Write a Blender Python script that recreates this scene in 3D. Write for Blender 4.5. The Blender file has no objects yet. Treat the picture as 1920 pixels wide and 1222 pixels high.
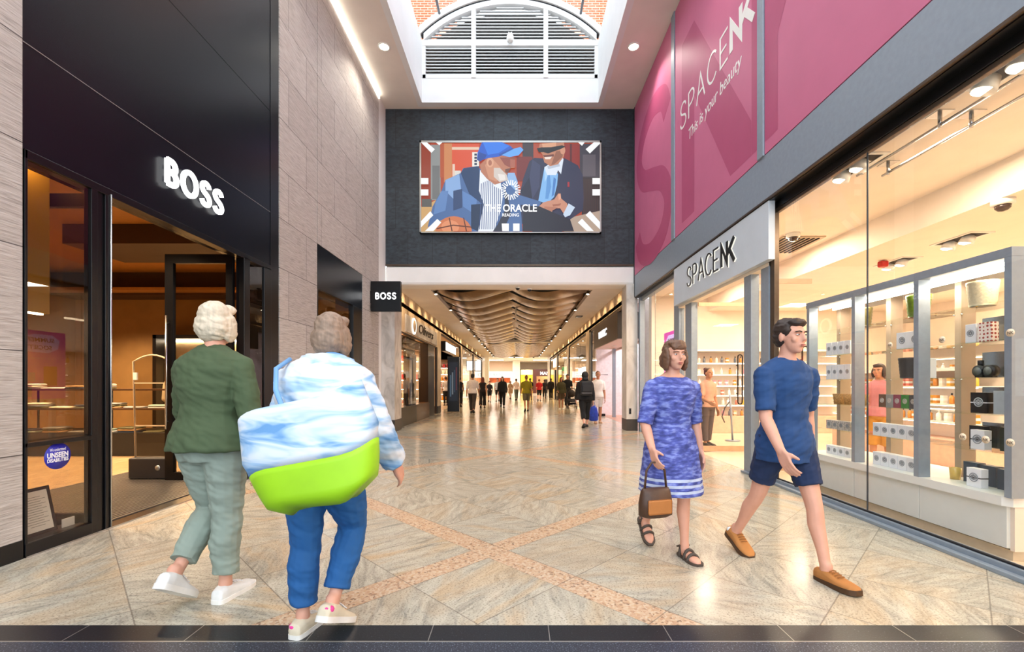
import bpy, bmesh, math, random
from mathutils import Vector, Matrix, Euler, Quaternion
random.seed(7)
S = bpy.context.scene
C = S.collection
PI = math.pi
R = math.radians

# ------------------------------------------------------------------ camera, sky, exposure
CAM_Z, FOC, VPX, VPY = 1.30, 843.0, 972.0, 719.0
cam_d = bpy.data.cameras.new('camera'); cam = bpy.data.objects.new('camera', cam_d); C.objects.link(cam)
cam.location = (0, 0, CAM_Z); cam.rotation_euler = (R(90), 0, 0)
cam_d.sensor_fit = 'HORIZONTAL'; cam_d.sensor_width = 36.0
cam_d.lens = 36.0*FOC/1920.0
cam_d.shift_x = -(VPX-960.0)/1920.0
cam_d.shift_y = (VPY-611.0)/1920.0
cam_d.clip_start = 0.05; cam_d.clip_end = 300
S.camera = cam

world = bpy.data.worlds.new('sky'); S.world = world; world.use_nodes = True
wn = world.node_tree.nodes['Background']
wn.inputs[0].default_value = (0.86, 0.93, 1.0, 1); wn.inputs[1].default_value = 3.0
S.view_settings.view_transform = 'Standard'; S.view_settings.look = 'None'
S.view_settings.gamma = 1.0; S.view_settings.exposure = 0.22
S.cycles.max_bounces = 8; S.cycles.diffuse_bounces = 4; S.cycles.glossy_bounces = 4
S.cycles.transparent_max_bounces = 24; S.cycles.transmission_bounces = 4
S.cycles.use_denoising = True
S.cycles.sample_clamp_indirect = 6.0
S.cycles.caustics_reflective = False; S.cycles.caustics_refractive = False

def light(name, kind, loc, power, col=(1, .8, .58), size=.3, rot=(0, 0, 0), spot=110, blend=.6, sy=None):
    d = bpy.data.lights.new(name, kind); d.energy = power; d.color = col
    if kind == 'AREA':
        d.size = size
        if sy: d.shape = 'RECTANGLE'; d.size_y = sy
    else: d.shadow_soft_size = size
    if kind == 'SPOT': d.spot_size = R(spot); d.spot_blend = blend
    o = bpy.data.objects.new(name, d); C.objects.link(o); o.location = loc; o.rotation_euler = rot
    return o
WARM = (1, .74, .45); NEUT = (1, .92, .82); GOLD = (1, .70, .42)

# ------------------------------------------------------------------ materials
def lin(c):
    if isinstance(c, str):
        c = c.lstrip('#'); c = [int(c[i:i+2], 16)/255 for i in (0, 2, 4)]
        c = [x/12.92 if x <= .04045 else ((x+.055)/1.055)**2.4 for x in c]
    return (c[0], c[1], c[2], 1)
_m = {}
def mat(name, col, rough=.5, metal=0., emit=0., var=.08, scale=12., bump=0., stretch=None, spec=.5, coat=0.):
    """principled material with a procedural tone variation"""
    if name in _m: return _m[name]
    m = bpy.data.materials.new(name); m.use_nodes = True; _m[name] = m
    nt = m.node_tree; b = nt.nodes['Principled BSDF']
    c = lin(col)
    b.inputs['Roughness'].default_value = rough; b.inputs['Metallic'].default_value = metal
    b.inputs['Specular IOR Level'].default_value = spec
    b.inputs['Coat Weight'].default_value = coat
    tc = nt.nodes.new('ShaderNodeTexCoord'); mp = nt.nodes.new('ShaderNodeMapping')
    nt.links.new(tc.outputs['Object'], mp.inputs['Vector'])
    if stretch: mp.inputs['Scale'].default_value = stretch
    nz = nt.nodes.new('ShaderNodeTexNoise'); nz.inputs['Scale'].default_value = scale; nz.inputs['Detail'].default_value = 5
    nt.links.new(mp.outputs['Vector'], nz.inputs['Vector'])
    rp = nt.nodes.new('ShaderNodeValToRGB')
    rp.color_ramp.elements[0].position = .3; rp.color_ramp.elements[1].position = .7
    rp.color_ramp.elements[0].color = tuple(max(0, x*(1-var)) for x in c[:3])+(1,)
    rp.color_ramp.elements[1].color = tuple(min(1, x*(1+var)) for x in c[:3])+(1,)
    nt.links.new(nz.outputs['Fac'], rp.inputs['Fac'])
    nt.links.new(rp.outputs['Color'], b.inputs['Base Color'])
    if emit:
        nt.links.new(rp.outputs['Color'], b.inputs['Emission Color']); b.inputs['Emission Strength'].default_value = emit
    if bump:
        bp = nt.nodes.new('ShaderNodeBump'); bp.inputs['Strength'].default_value = bump; bp.inputs['Distance'].default_value = .01
        nt.links.new(nz.outputs['Fac'], bp.inputs['Height']); nt.links.new(bp.outputs['Normal'], b.inputs['Normal'])
    return m
def N(nt, kind, **kw):
    n = nt.nodes.new('ShaderNode'+kind)
    for k, v in kw.items():
        if k.startswith('i_'): n.inputs[int(k[2:]) if k[2:].isdigit() else k[2:]].default_value = v
        else: setattr(n, k, v)
    return n
def math_(nt, op, a, b=None):
    n = nt.nodes.new('ShaderNodeMath'); n.operation = op
    for i, v in enumerate((a, b)):
        if v is None: continue
        if isinstance(v, (int, float)): n.inputs[i].default_value = v
        else: nt.links.new(v, n.inputs[i])
    return n.outputs[0]
def mixc(nt, f, a, b):
    n = nt.nodes.new('ShaderNodeMix'); n.data_type = 'RGBA'
    for i, v in ((0, f), (6, a), (7, b)):
        if isinstance(v, (int, float)): n.inputs[i].default_value = v
        elif isinstance(v, tuple): n.inputs[i].default_value = v
        else: nt.links.new(v, n.inputs[i])
    return n.outputs[2]
def ramp(nt, fac, stops):
    n = nt.nodes.new('ShaderNodeValToRGB'); e = n.color_ramp.elements
    while len(e) < len(stops): e.new(.5)
    for el, (p, c) in zip(e, stops): el.position = p; el.color = lin(c)
    nt.links.new(fac, n.inputs[0]); return n.outputs[0]
def glass(name, tint=(1, 1, 1), ior=1.5, gain=1.0):
    if name in _m: return _m[name]
    m = bpy.data.materials.new(name); m.use_nodes = True; _m[name] = m
    nt = m.node_tree; nt.nodes.clear()
    out = N(nt, 'OutputMaterial'); mx = N(nt, 'MixShader'); tr = N(nt, 'BsdfTransparent'); gl = N(nt, 'BsdfGlossy')
    tr.inputs[0].default_value = tint+(1,); gl.inputs['Roughness'].default_value = 0.0
    gl.inputs[0].default_value = (1, 1, 1, 1)
    fr = N(nt, 'Fresnel'); fr.inputs[0].default_value = ior; ge = N(nt, 'NewGeometry')
    inv = math_(nt, 'SUBTRACT', 1.0, ge.outputs['Backfacing'])
    f = math_(nt, 'MULTIPLY', math_(nt, 'MULTIPLY', fr.outputs[0], inv), gain)
    nt.links.new(f, mx.inputs[0]); nt.links.new(tr.outputs[0], mx.inputs[1]); nt.links.new(gl.outputs[0], mx.inputs[2])
    nt.links.new(mx.outputs[0], out.inputs[0])
    return m
def emat(name, col, s=1.0):
    """something that gives off light: a lamp face, a lit letter, a screen"""
    if name in _m: return _m[name]
    m = bpy.data.materials.new(name); m.use_nodes = True; _m[name] = m
    b = m.node_tree.nodes['Principled BSDF']; c = lin(col)
    b.inputs['Base Color'].default_value = tuple(x*.06 for x in c[:3])+(1,); b.inputs['Roughness'].default_value = .4
    b.inputs['Emission Color'].default_value = c; b.inputs['Emission Strength'].default_value = s
    return m

def floor_material():
    m = bpy.data.materials.new('polished_stone_floor'); m.use_nodes = True
    nt = m.node_tree; b = nt.nodes['Principled BSDF']; L = nt.links
    tc = N(nt, 'TexCoord'); sp = N(nt, 'SeparateXYZ'); L.new(tc.outputs['Object'], sp.inputs[0])
    x = math_(nt, 'ADD', sp.outputs[0], .22); y = math_(nt, 'ADD', sp.outputs[1], -3.50)
    u = math_(nt, 'MULTIPLY', math_(nt, 'SUBTRACT', x, y), .70711)
    v = math_(nt, 'MULTIPLY', math_(nt, 'ADD', x, y), .70711)
    P, W, T = 3.48, .205, .655
    def cell(q):
        s = math_(nt, 'ADD', q, W/2)
        k = math_(nt, 'FLOOR', math_(nt, 'DIVIDE', s, P))
        r = math_(nt, 'SUBTRACT', s, math_(nt, 'MULTIPLY', k, P))          # 0..P
        band = math_(nt, 'LESS_THAN', r, W)
        t = math_(nt, 'DIVIDE', math_(nt, 'SUBTRACT', r, W), T)
        i = math_(nt, 'FLOOR', t)
        fr = math_(nt, 'SUBTRACT', t, i)
        edge = math_(nt, 'MINIMUM', fr, math_(nt, 'SUBTRACT', 1.0, fr))      # distance to joint in tiles
        idx = math_(nt, 'ADD', math_(nt, 'MULTIPLY', k, 7.0), i)
        return band, edge, idx
    bu, eu, iu = cell(u); bv, ev, iv = cell(v)
    band = math_(nt, 'MAXIMUM', bu, bv)
    joint = math_(nt, 'LESS_THAN', math_(nt, 'MINIMUM', math_(nt, 'ADD', eu, math_(nt, 'MULTIPLY', bu, math_(nt, 'MULTIPLY', bv, 9.0))), ev), .0055)
    cv = N(nt, 'CombineXYZ'); L.new(iu, cv.inputs[0]); L.new(iv, cv.inputs[1])
    wn_ = N(nt, 'TexWhiteNoise', noise_dimensions='2D'); L.new(cv.outputs[0], wn_.inputs['Vector'])
    sc = N(nt, 'SeparateColor'); L.new(wn_.outputs['Color'], sc.inputs[0])
    r1, r2, r3 = sc.outputs[0], sc.outputs[1], sc.outputs[2]
    # veins: per tile rotated, strongly stretched noise
    vr = N(nt, 'VectorRotate', rotation_type='Z_AXIS'); L.new(tc.outputs['Object'], vr.inputs['Vector'])
    L.new(math_(nt, 'MULTIPLY', r1, 3.1), vr.inputs['Angle'])
    off = N(nt, 'VectorMath', operation='MULTIPLY_ADD'); L.new(wn_.outputs['Color'], off.inputs[0])
    off.inputs[1].default_value = (37, 53, 11); L.new(vr.outputs[0], off.inputs[2])
    mp = N(nt, 'Mapping'); mp.inputs['Scale'].default_value = (1.0, 4.6, 1); L.new(off.outputs[0], mp.inputs['Vector'])
    nz = N(nt, 'TexNoise'); nz.inputs['Scale'].default_value = 2.6; nz.inputs['Detail'].default_value = 10; nz.inputs['Roughness'].default_value = .74; nz.inputs['Distortion'].default_value = 1.3
    L.new(mp.outputs[0], nz.inputs['Vector'])
    base = ramp(nt, nz.outputs['Fac'], [(.28, '#77756c'), (.40, '#a19c8d'), (.50, '#b9b2a0'), (.60, '#c6bfac'), (.72, '#d2cbba')])
    # rusty/ochre patches
    n2 = N(nt, 'TexNoise'); n2.inputs['Scale'].default_value = 1.15; n2.inputs['Detail'].default_value = 3; n2.inputs['Distortion'].default_value = 1.2
    mp2 = N(nt, 'Mapping'); mp2.inputs['Scale'].default_value = (1.0, 2.6, 1); L.new(off.outputs[0], mp2.inputs['Vector']); L.new(mp2.outputs[0], n2.inputs['Vector'])
    rust = math_(nt, 'MULTIPLY', ramp(nt, n2.outputs['Fac'], [(.46, '#000000'), (.64, '#ffffff')]), math_(nt, 'MULTIPLY', r2, .48))
    base = mixc(nt, rust, base, lin('#cfa468'))
    base = mixc(nt, math_(nt, 'MULTIPLY', r3, .25), base, lin('#a9aaa2'))
    # fine speckle
    n3 = N(nt, 'TexNoise'); n3.inputs['Scale'].default_value = 85; n3.inputs['Detail'].default_value = 3; L.new(tc.outputs['Object'], n3.inputs['Vector'])
    sp1 = ramp(nt, n3.outputs['Fac'], [(.33, '#77726a'), (.47, '#ffffff')])
    mul = N(nt, 'Mix', data_type='RGBA', blend_type='MULTIPLY'); mul.inputs[0].default_value = .55
    L.new(base, mul.inputs[6]); L.new(sp1, mul.inputs[7]); base = mul.outputs[2]
    vo = N(nt, 'TexVoronoi'); vo.inputs['Scale'].default_value = 70; L.new(tc.outputs['Object'], vo.inputs['Vector'])
    vs = N(nt, 'SeparateColor'); L.new(vo.outputs['Color'], vs.inputs[0])
    pink = ramp(nt, vs.outputs[0], [(.0, '#86705f'), (.14, '#bd9a7c'), (.5, '#c9ad90'), (.8, '#d0bca2'), (1., '#c3a17c')])
    col = mixc(nt, band, base, pink)
    col = mixc(nt, math_(nt, 'MULTIPLY', joint, .6), col, lin('#6a6258'))
    L.new(col, b.inputs['Base Color'])
    rr = math_(nt, 'ADD', math_(nt, 'MULTIPLY', nz.outputs['Fac'], .12), .11)
    L.new(rr, b.inputs['Roughness'])
    b.inputs['Specular IOR Level'].default_value = .36
    return m
def brickish(name, c1, c2, mort, scale, w=.5, h=.25, rough=.7, ms=.02, axes='YZ', stretch=None, vein=None, bump=.0):
    """panels or bricks laid in courses, joints included, with grain"""
    m = bpy.data.materials.new(name); m.use_nodes = True; nt = m.node_tree; b = nt.nodes['Principled BSDF']; L = nt.links
    tc = N(nt, 'TexCoord'); sp = N(nt, 'SeparateXYZ'); L.new(tc.outputs['Object'], sp.inputs[0]); cb = N(nt, 'CombineXYZ')
    L.new(sp.outputs['XYZ'.index(axes[0])], cb.inputs[0]); L.new(sp.outputs['XYZ'.index(axes[1])], cb.inputs[1])
    bt = N(nt, 'TexBrick'); L.new(cb.outputs[0], bt.inputs['Vector'])
    bt.inputs['Scale'].default_value = scale; bt.inputs['Brick Width'].default_value = w; bt.inputs['Row Height'].default_value = h
    bt.inputs['Mortar Size'].default_value = ms; bt.inputs['Mortar Smooth'].default_value = 0
    bt.inputs['Color1'].default_value = lin(c1); bt.inputs['Color2'].default_value = lin(c2); bt.inputs['Mortar'].default_value = lin(mort)
    if stretch:
        mp = N(nt, 'Mapping'); mp.inputs['Scale'].default_value = stretch; L.new(tc.outputs['Object'], mp.inputs['Vector'])
        nz = N(nt, 'TexNoise'); nz.inputs['Scale'].default_value = 6; nz.inputs['Detail'].default_value = 6; nz.inputs['Distortion'].default_value = .6; L.new(mp.outputs[0], nz.inputs['Vector'])
        g = ramp(nt, nz.outputs['Fac'], vein or [(.3, '#8f8f8f'), (.5, '#e6e6e6'), (.7, '#ffffff')])
        mu = N(nt, 'Mix', data_type='RGBA', blend_type='MULTIPLY'); mu.inputs[0].default_value = .8
        L.new(bt.outputs['Color'], mu.inputs[6]); L.new(g, mu.inputs[7]); L.new(mu.outputs[2], b.inputs['Base Color'])
        if bump:
            bp = N(nt, 'Bump'); bp.inputs['Strength'].default_value = bump; bp.inputs['Distance'].default_value = .01
            L.new(nz.outputs['Fac'], bp.inputs['Height']); L.new(bp.outputs['Normal'], b.inputs['Normal'])
    else: L.new(bt.outputs['Color'], b.inputs['Base Color'])
    b.inputs['Roughness'].default_value = rough
    return m
def veined(name, stops, stretch, scale, rough=.4, dist=1.0, emit=0):
    m = bpy.data.materials.new(name); m.use_nodes = True; nt = m.node_tree; b = nt.nodes['Principled BSDF']; L = nt.links
    tc = N(nt, 'TexCoord'); mp = N(nt, 'Mapping'); mp.inputs['Scale'].default_value = stretch; L.new(tc.outputs['Object'], mp.inputs['Vector'])
    nz = N(nt, 'TexNoise'); nz.inputs['Scale'].default_value = scale; nz.inputs['Detail'].default_value = 7; nz.inputs['Distortion'].default_value = dist; L.new(mp.outputs[0], nz.inputs['Vector'])
    c = ramp(nt, nz.outputs['Fac'], stops); L.new(c, b.inputs['Base Color']); b.inputs['Roughness'].default_value = rough
    return m

STONE = brickish('ribbed_stone_cladding', '#cdc7c0', '#c2bbb4', '#5d5754', 1.0, w=1.20, h=.772, ms=.004, rough=.75, axes='YZ', stretch=(.6, .9, 16), vein=[(.25, '#9c9693'), (.45, '#dcd7d3'), (.7, '#ffffff')], bump=.5)
STONEX = brickish('ribbed_stone_cladding_return', '#b9aea6', '#aca199', '#4d4744', 1.0, w=2.4, h=.772, ms=.004, rough=.75, axes='XZ', stretch=(.9, .6, 16), bump=.5)
SLATE = brickish('dark_slate_tiles', '#333d45', '#29323a', '#181d22', 1.0, w=.68, h=1.12, ms=.006, rough=.6, axes='XZ', stretch=(1.2, 1, 2.4), vein=[(.3, '#777777'), (.5, '#d0d0d0'), (.7, '#ffffff')], bump=.4)
BRICK = brickish('orange_brick', '#c0714c', '#b0603e', '#d8b8a0', 1.0, w=.22, h=.075, ms=.010, rough=.9, axes='XZ')
FLOOR = floor_material()
MARBLE = veined('honey_marble', [(.3, '#a08d74'), (.45, '#c9b08f'), (.55, '#d8c2a2'), (.7, '#e2d2b8')], (.3, 1.2, .35), 2.2, .35, 2.0)
PALEMARBLE = veined('pale_marble', [(.3, '#a8a29a'), (.5, '#c9c3bb'), (.7, '#d8d4ce')], (1, 1, .5), 3, .35, 1.5)
GRANITE = veined('black_granite', [(.3, '#0d1015'), (.55, '#1b2026'), (.68, '#2a3036'), (.74, '#7b848c')], (1, 1, 1), 120, .32, 0)
GRANITE2 = veined('dark_speckled_granite', [(.3, '#171b24'), (.5, '#2b313d'), (.62, '#48505e'), (.72, '#aab2bd')], (1, 1, 1), 130, .35, 0)
WOOD = brickish('pale_oak_floor', '#c9a97f', '#bd9a6d', '#8e7350', 1.0, w=1.6, h=.16, ms=.003, rough=.35, axes='YX', stretch=(9, 1, 1))
ROSEWOODFLOOR = brickish('rosy_oak_floor', '#c99a80', '#bd8c70', '#8e6a55', 1.0, w=1.6, h=.16, ms=.003, rough=.3, axes='YX', stretch=(9, 1, 1))
WELL = mat('light_well_paint', '#e3e3e1', .6, var=.03, scale=2); LOUV = mat('louvre_paint', '#c9cac8', .5, var=.03, scale=2)
WHITE = mat('white_paint', '#ece9e4', .6, var=.03, scale=2)
CEIL = mat('matt_ceiling_paint', '#e4dbd1', .7, var=.04, scale=2)
CREAM = mat('cream_shop_wall', '#efe3d2', .6, var=.03, scale=3)
BLACK = mat('black_satin_metal', '#08090c', .28, 0, var=.2, scale=30, spec=.4)
BLACKWALL = mat('blue_black_panel', '#060a13', .27, 0, var=.15, scale=2, spec=.32)
GREY = mat('blue_grey_metal', '#8d99a5', .42, .25, var=.05, scale=20)
GREYD = mat('dark_grey_metal', '#3c4147', .4, .4, var=.1, scale=20)
BRONZE = mat('bronze_trim', '#57493c', .35, .6, var=.1, scale=20)
WAVE = mat('bronze_ceiling_sheet', '#7f5a2e', .24, 1.0, var=.06, scale=4)
CHROME = mat('brushed_steel', '#b8b8b8', .22, 1, var=.06, scale=40)
SILVER = mat('silver_frame', '#a7a7a2', .35, .7, var=.05, scale=30)
PINKP = mat('rose_pink_print', '#c4688a', .5, var=.03, scale=3)
PINKD = mat('deep_pink_print', '#b04c72', .5, var=.03, scale=3)
TANWALL = mat('amber_brown_wall', '#94703f', .65, var=.1, scale=3)
GREYBOARD = mat('pale_grey_sign_board', '#c4cdd6', .5, var=.03, scale=4)
LIT = emat('lit_letter_white', '#ffffff', 2.2)
LAMP = emat('lamp_warm_white', '#ffe9c8', 14.0)
LAMPC = emat('lamp_white', '#fff4e2', 10.0)
GLASS = glass('clear_shop_glass')
GLASSB = glass('tinted_shop_glass', (.86, .84, .80))
GLASSS = glass('shelf_glass', (.93, .97, .94), 1.5)
SKYG = glass('skylight_glass', (.95, .97, 1.0))
PAPER = mat('white_paper', '#eceae4', .7, var=.02)
INK = mat('black_ink', '#17171a', .6)
RED = mat('red_plastic', '#b01414', .4)
WHITEP = mat('white_lacquer', '#e6e6e0', .35, var=.02, scale=3)
GREYTAUPE = mat('taupe_panel', '#a89684', .55, var=.05, scale=6)
RUBBER = mat('black_rubber', '#15151a', .7)

# ------------------------------------------------------------------ mesh helpers
class MB:
    """collects shapes given in scene coordinates and links them as one mesh under a thing"""
    def __init__(s, root=None, origin=None):
        s.bm = bmesh.new(); s.root = root
        s.o = Vector(origin) if origin is not None else (root_pos(root) if root else Vector((0, 0, 0)))
    def box(s, x0, x1, y0, y1, z0, z1, bev=0., mi=0, mtx=None):
        v = [s.bm.verts.new(Vector(p)-s.o) for p in ((x0,y0,z0),(x1,y0,z0),(x1,y1,z0),(x0,y1,z0),(x0,y0,z1),(x1,y0,z1),(x1,y1,z1),(x0,y1,z1))]
        if mtx is not None:
            for w in v: w.co = mtx @ (w.co+s.o) - s.o
        f = [s.bm.faces.new([v[i] for i in q]) for q in ((0,3,2,1),(4,5,6,7),(0,1,5,4),(1,2,6,5),(2,3,7,6),(3,0,4,7))]
        for q in f: q.material_index = mi
        if bev:
            es = list({e for q in f for e in q.edges})
            r = bmesh.ops.bevel(s.bm, geom=es, offset=bev, segments=2, affect='EDGES', profile=.5)
            for q in r['faces']: q.material_index = mi
        return s
    def loft(s, rings, cap=True, mi=0, smooth=True):
        prev = None; fs = []
        vs = [[s.bm.verts.new(Vector(p)-s.o) for p in r] for r in rings]
        n = len(vs[0])
        for a, b in zip(vs, vs[1:]):
            for i in range(n):
                fs.append(s.bm.faces.new((a[i], a[(i+1) % n], b[(i+1) % n], b[i])))
        if cap:
            fs.append(s.bm.faces.new(list(reversed(vs[0])))); fs.append(s.bm.faces.new(vs[-1]))
        for f in fs: f.material_index = mi; f.smooth = smooth
        return s
    def cyl(s, p0, p1, r0, r1=None, n=16, mi=0, smooth=True):
        r1 = r0 if r1 is None else r1
        p0 = Vector(p0); p1 = Vector(p1); d = (p1-p0).normalized()
        a = d.orthogonal().normalized(); b = d.cross(a)
        ring = lambda p, r: [p + (a*math.cos(t)+b*math.sin(t))*r for t in [2*PI*i/n for i in range(n)]]
        return s.loft([ring(p0, r0), ring(p1, r1)], mi=mi, smooth=False if n < 8 else smooth)
    def tube(s, pts, rad, n=10, closed=False, mi=0, flat=1.0, round_=False, hem=False):
        pts = [Vector(p) for p in pts]; m = len(pts)
        rad = [rad]*m if isinstance(rad, (int, float)) else list(rad)
        rings = []; a = None
        for i in range(m):
            if closed: d = pts[(i+1) % m]-pts[i-1]
            else: d = pts[min(i+1, m-1)]-pts[max(i-1, 0)]
            d.normalize()
            if a is None: a = d.orthogonal().normalized()
            a = (a-d*a.dot(d)); a = a.normalized() if a.length > 1e-6 else d.orthogonal().normalized()
            b = d.cross(a)
            rings.append((pts[i], a.copy(), b.copy(), rad[i], d.copy()))
        mk = lambda p, a, b, r: [p+(a*math.cos(2*PI*k/n)+b*math.sin(2*PI*k/n)*flat)*r for k in range(n)]
        out = [mk(p, a, b, r) for p, a, b, r, d in rings]
        if round_:
            p, a, b, r, d = rings[0]; pre = [mk(p-d*r*math.sin(t), a, b, r*math.cos(t)) for t in (1.35, 1.0, .5)]
            p, a, b, r, d = rings[-1]; post = [mk(p+d*r*math.sin(t), a, b, r*math.cos(t)) for t in (.5, 1.0, 1.35)]
            out = pre+out+([] if hem else post)
        if closed: return s.loft(out+[out[0]], cap=False, mi=mi)
        return s.loft(out, mi=mi)
    def lathe(s, prof, c, n=24, mi=0, smooth=True):
        c = Vector(c)
        return s.loft([[c+Vector((r*math.cos(2*PI*i/n), r*math.sin(2*PI*i/n), z)) for i in range(n)] for r, z in prof], mi=mi, smooth=smooth)
    def ell(s, c, rx, ry, rz, n=16, m=10, mi=0, mtx=None):
        c = Vector(c); rings = []
        for j in range(1, m):
            t = -PI/2+PI*j/m
            r = []
            for i in range(n):
                p = Vector((rx*math.cos(t)*math.cos(2*PI*i/n), ry*math.cos(t)*math.sin(2*PI*i/n), rz*math.sin(t)))
                if mtx is not None: p = mtx @ p
                r.append(c+p)
            rings.append(r)
        return s.loft(rings, mi=mi)
    def prism(s, poly, ax, d0, d1, mi=0):
        """poly of (a, b) extruded along axis ax: x -> (y, z), y -> (x, z), z -> (x, y)"""
        def P(a, b, d): return {'x': (d, a, b), 'y': (a, d, b), 'z': (a, b, d)}[ax]
        v0 = [s.bm.verts.new(Vector(P(a, b, d0))-s.o) for a, b in poly]; v1 = [s.bm.verts.new(Vector(P(a, b, d1))-s.o) for a, b in poly]
        n = len(poly); fs = [s.bm.faces.new(v0), s.bm.faces.new(v1)]
        for i in range(n): fs.append(s.bm.faces.new((v0[i], v0[(i+1) % n], v1[(i+1) % n], v1[i])))
        for f in fs: f.material_index = mi
        return s
    def flat(s, poly3, mi=0):
        f = s.bm.faces.new([s.bm.verts.new(Vector(p)-s.o) for p in poly3]); f.material_index = mi; return s
    def build(s, name, mats, parent=None, fixn=True):
        if fixn: bmesh.ops.recalc_face_normals(s.bm, faces=s.bm.faces)
        me = bpy.data.meshes.new(name); s.bm.to_mesh(me); s.bm.free()
        for m in (mats if isinstance(mats, (list, tuple)) else [mats]): me.materials.append(m)
        o = bpy.data.objects.new(name, me); C.objects.link(o)
        p = parent if parent is not None else s.root
        if p is not None: o.parent = p
        if p is None: o.location = s.o
        return o
def root_pos(o):
    p = Vector(o.location)
    while o.parent: o = o.parent; p += Vector(o.location)
    return p
def tag(o, label, cat, group=None):
    o['label'] = label; o['category'] = cat
    if group: o['group'] = group
    return o
def thing(name, label, cat, loc=(0, 0, 0), rz=0, group=None):
    o = bpy.data.objects.new(name, None); C.objects.link(o); o.empty_display_size = .1
    o.location = loc; o.rotation_euler = (0, 0, rz)
    return tag(o, label, cat, group)
def struct(o):
    o['kind'] = 'structure'; return o
def sroot(name, loc=(0, 0, 0)):
    o = bpy.data.objects.new(name, None); C.objects.link(o); o.empty_display_size = .1; o.location = loc
    return struct(o)
def dup(root, loc, rz=None, label=None, group=None):
    r = root.copy(); C.objects.link(r); r.location = loc
    if rz is not None: r.rotation_euler = (0, 0, rz)
    if label: r['label'] = label
    if group: r['group'] = group
    for ch in list(root.children):
        c = ch.copy(); C.objects.link(c); c.parent = r
        for g in list(ch.children):
            d = g.copy(); C.objects.link(d); d.parent = c
    return r
def wall(name, x0, x1, y0, y1, z0, z1, m, parent=None):
    o = MB(parent).box(x0, x1, y0, y1, z0, z1).build(name, m)
    if parent is None: struct(o)
    return o
FACE = {'-Y': Euler((R(90), 0, 0)), '+X': Euler((R(90), 0, R(90))), '-X': Euler((R(90), 0, R(-90))), '+Y': Euler((R(90), 0, R(180)))}

# ---- lettering: the built-in font and drawn strokes
def text(s, size, loc, face, m, ext=.004, bold=0., shear=0., align='CENTER', parent=None, name='lettering', width=None, spacing=1.0):
    cu = bpy.data.curves.new('t', 'FONT'); cu.body = s; cu.size = size; cu.extrude = ext; cu.offset = bold; cu.shear = shear
    cu.align_x = align; cu.align_y = 'BOTTOM_BASELINE'; cu.space_character = spacing; cu.resolution_u = 3
    t = bpy.data.objects.new('t', cu); C.objects.link(t)
    dg = bpy.context.evaluated_depsgraph_get(); me = bpy.data.meshes.new_from_object(t.evaluated_get(dg))
    bpy.data.objects.remove(t); bpy.data.curves.remove(cu)
    if width:
        xs = [v.co.x for v in me.vertices]; k = width/max(1e-6, max(xs)-min(xs))
        for v in me.vertices: v.co.x *= k
    me.name = name; me.materials.clear(); me.materials.append(m)
    o = bpy.data.objects.new(name, me); C.objects.link(o)
    o.location = Vector(loc)-(root_pos(parent) if parent else Vector()); o.rotation_euler = FACE[face]
    if parent: o.parent = parent
    return o
def crom(p, n=6):
    out = []
    for i in range(len(p)-1):
        a, b, c, d = (Vector((*p[max(0, min(len(p)-1, j))], 0)) for j in (i-1, i, i+1, i+2))
        for k in range(n):
            t = k/n
            q = .5*((2*b)+(-a+c)*t+(2*a-5*b+4*c-d)*t*t+(-a+3*b-3*c+d)*t**3); out.append((q.x, q.y))
    return out+[p[-1]]
def arc(cx, cy, rx, ry, a0, a1, n=20):
    return [(cx+rx*math.cos(R(a0+(a1-a0)*i/n)), cy+ry*math.sin(R(a0+(a1-a0)*i/n))) for i in range(n+1)]
GLY = {  # width, strokes in a unit-high cell
 'S': (.56, [crom([(.52,.80),(.46,.93),(.29,1.0),(.11,.93),(.04,.76),(.12,.60),(.30,.50),(.46,.40),(.54,.23),(.46,.06),(.27,.0),(.09,.06),(.01,.20)])]),
 'P': (.52, [[(.03,0),(.03,1)], [(.03,.985)]+arc(.24,.725,.26,.26,90,-90)+[(.03,.465)]]),
 'A': (.64, [[(0,0),(.32,1),(.64,0)], [(.12,.34),(.52,.34)]]),
 'C': (.66, [arc(.36,.5,.35,.5,42,318,30)]),
 'E': (.50, [[(.50,1),(.03,1),(.03,0),(.50,0)], [(.03,.5),(.42,.5)]]),
 'N': (.66, [[(.03,0),(.03,1),(.63,0),(.63,1)]]),
 'NK': (1.12, [[(.05,0),(.05,.93),(.50,.07),(.50,1)], [(1.04,1),(.53,.42)], [(.68,.60),(1.06,0)]]),
 'B': (.58, [[(.05,0),(.05,1)], [(.05,.99),(.26,.99)]+arc(.28,.76,.22,.23,90,-90,12)+[(.05,.53)], [(.05,.53),(.28,.53)]+arc(.30,.27,.26,.26,90,-90,12)+[(.05,.01)]]),
 'O': (.86, [arc(.43,.5,.42,.5,0,360,36)]),
}
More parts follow.
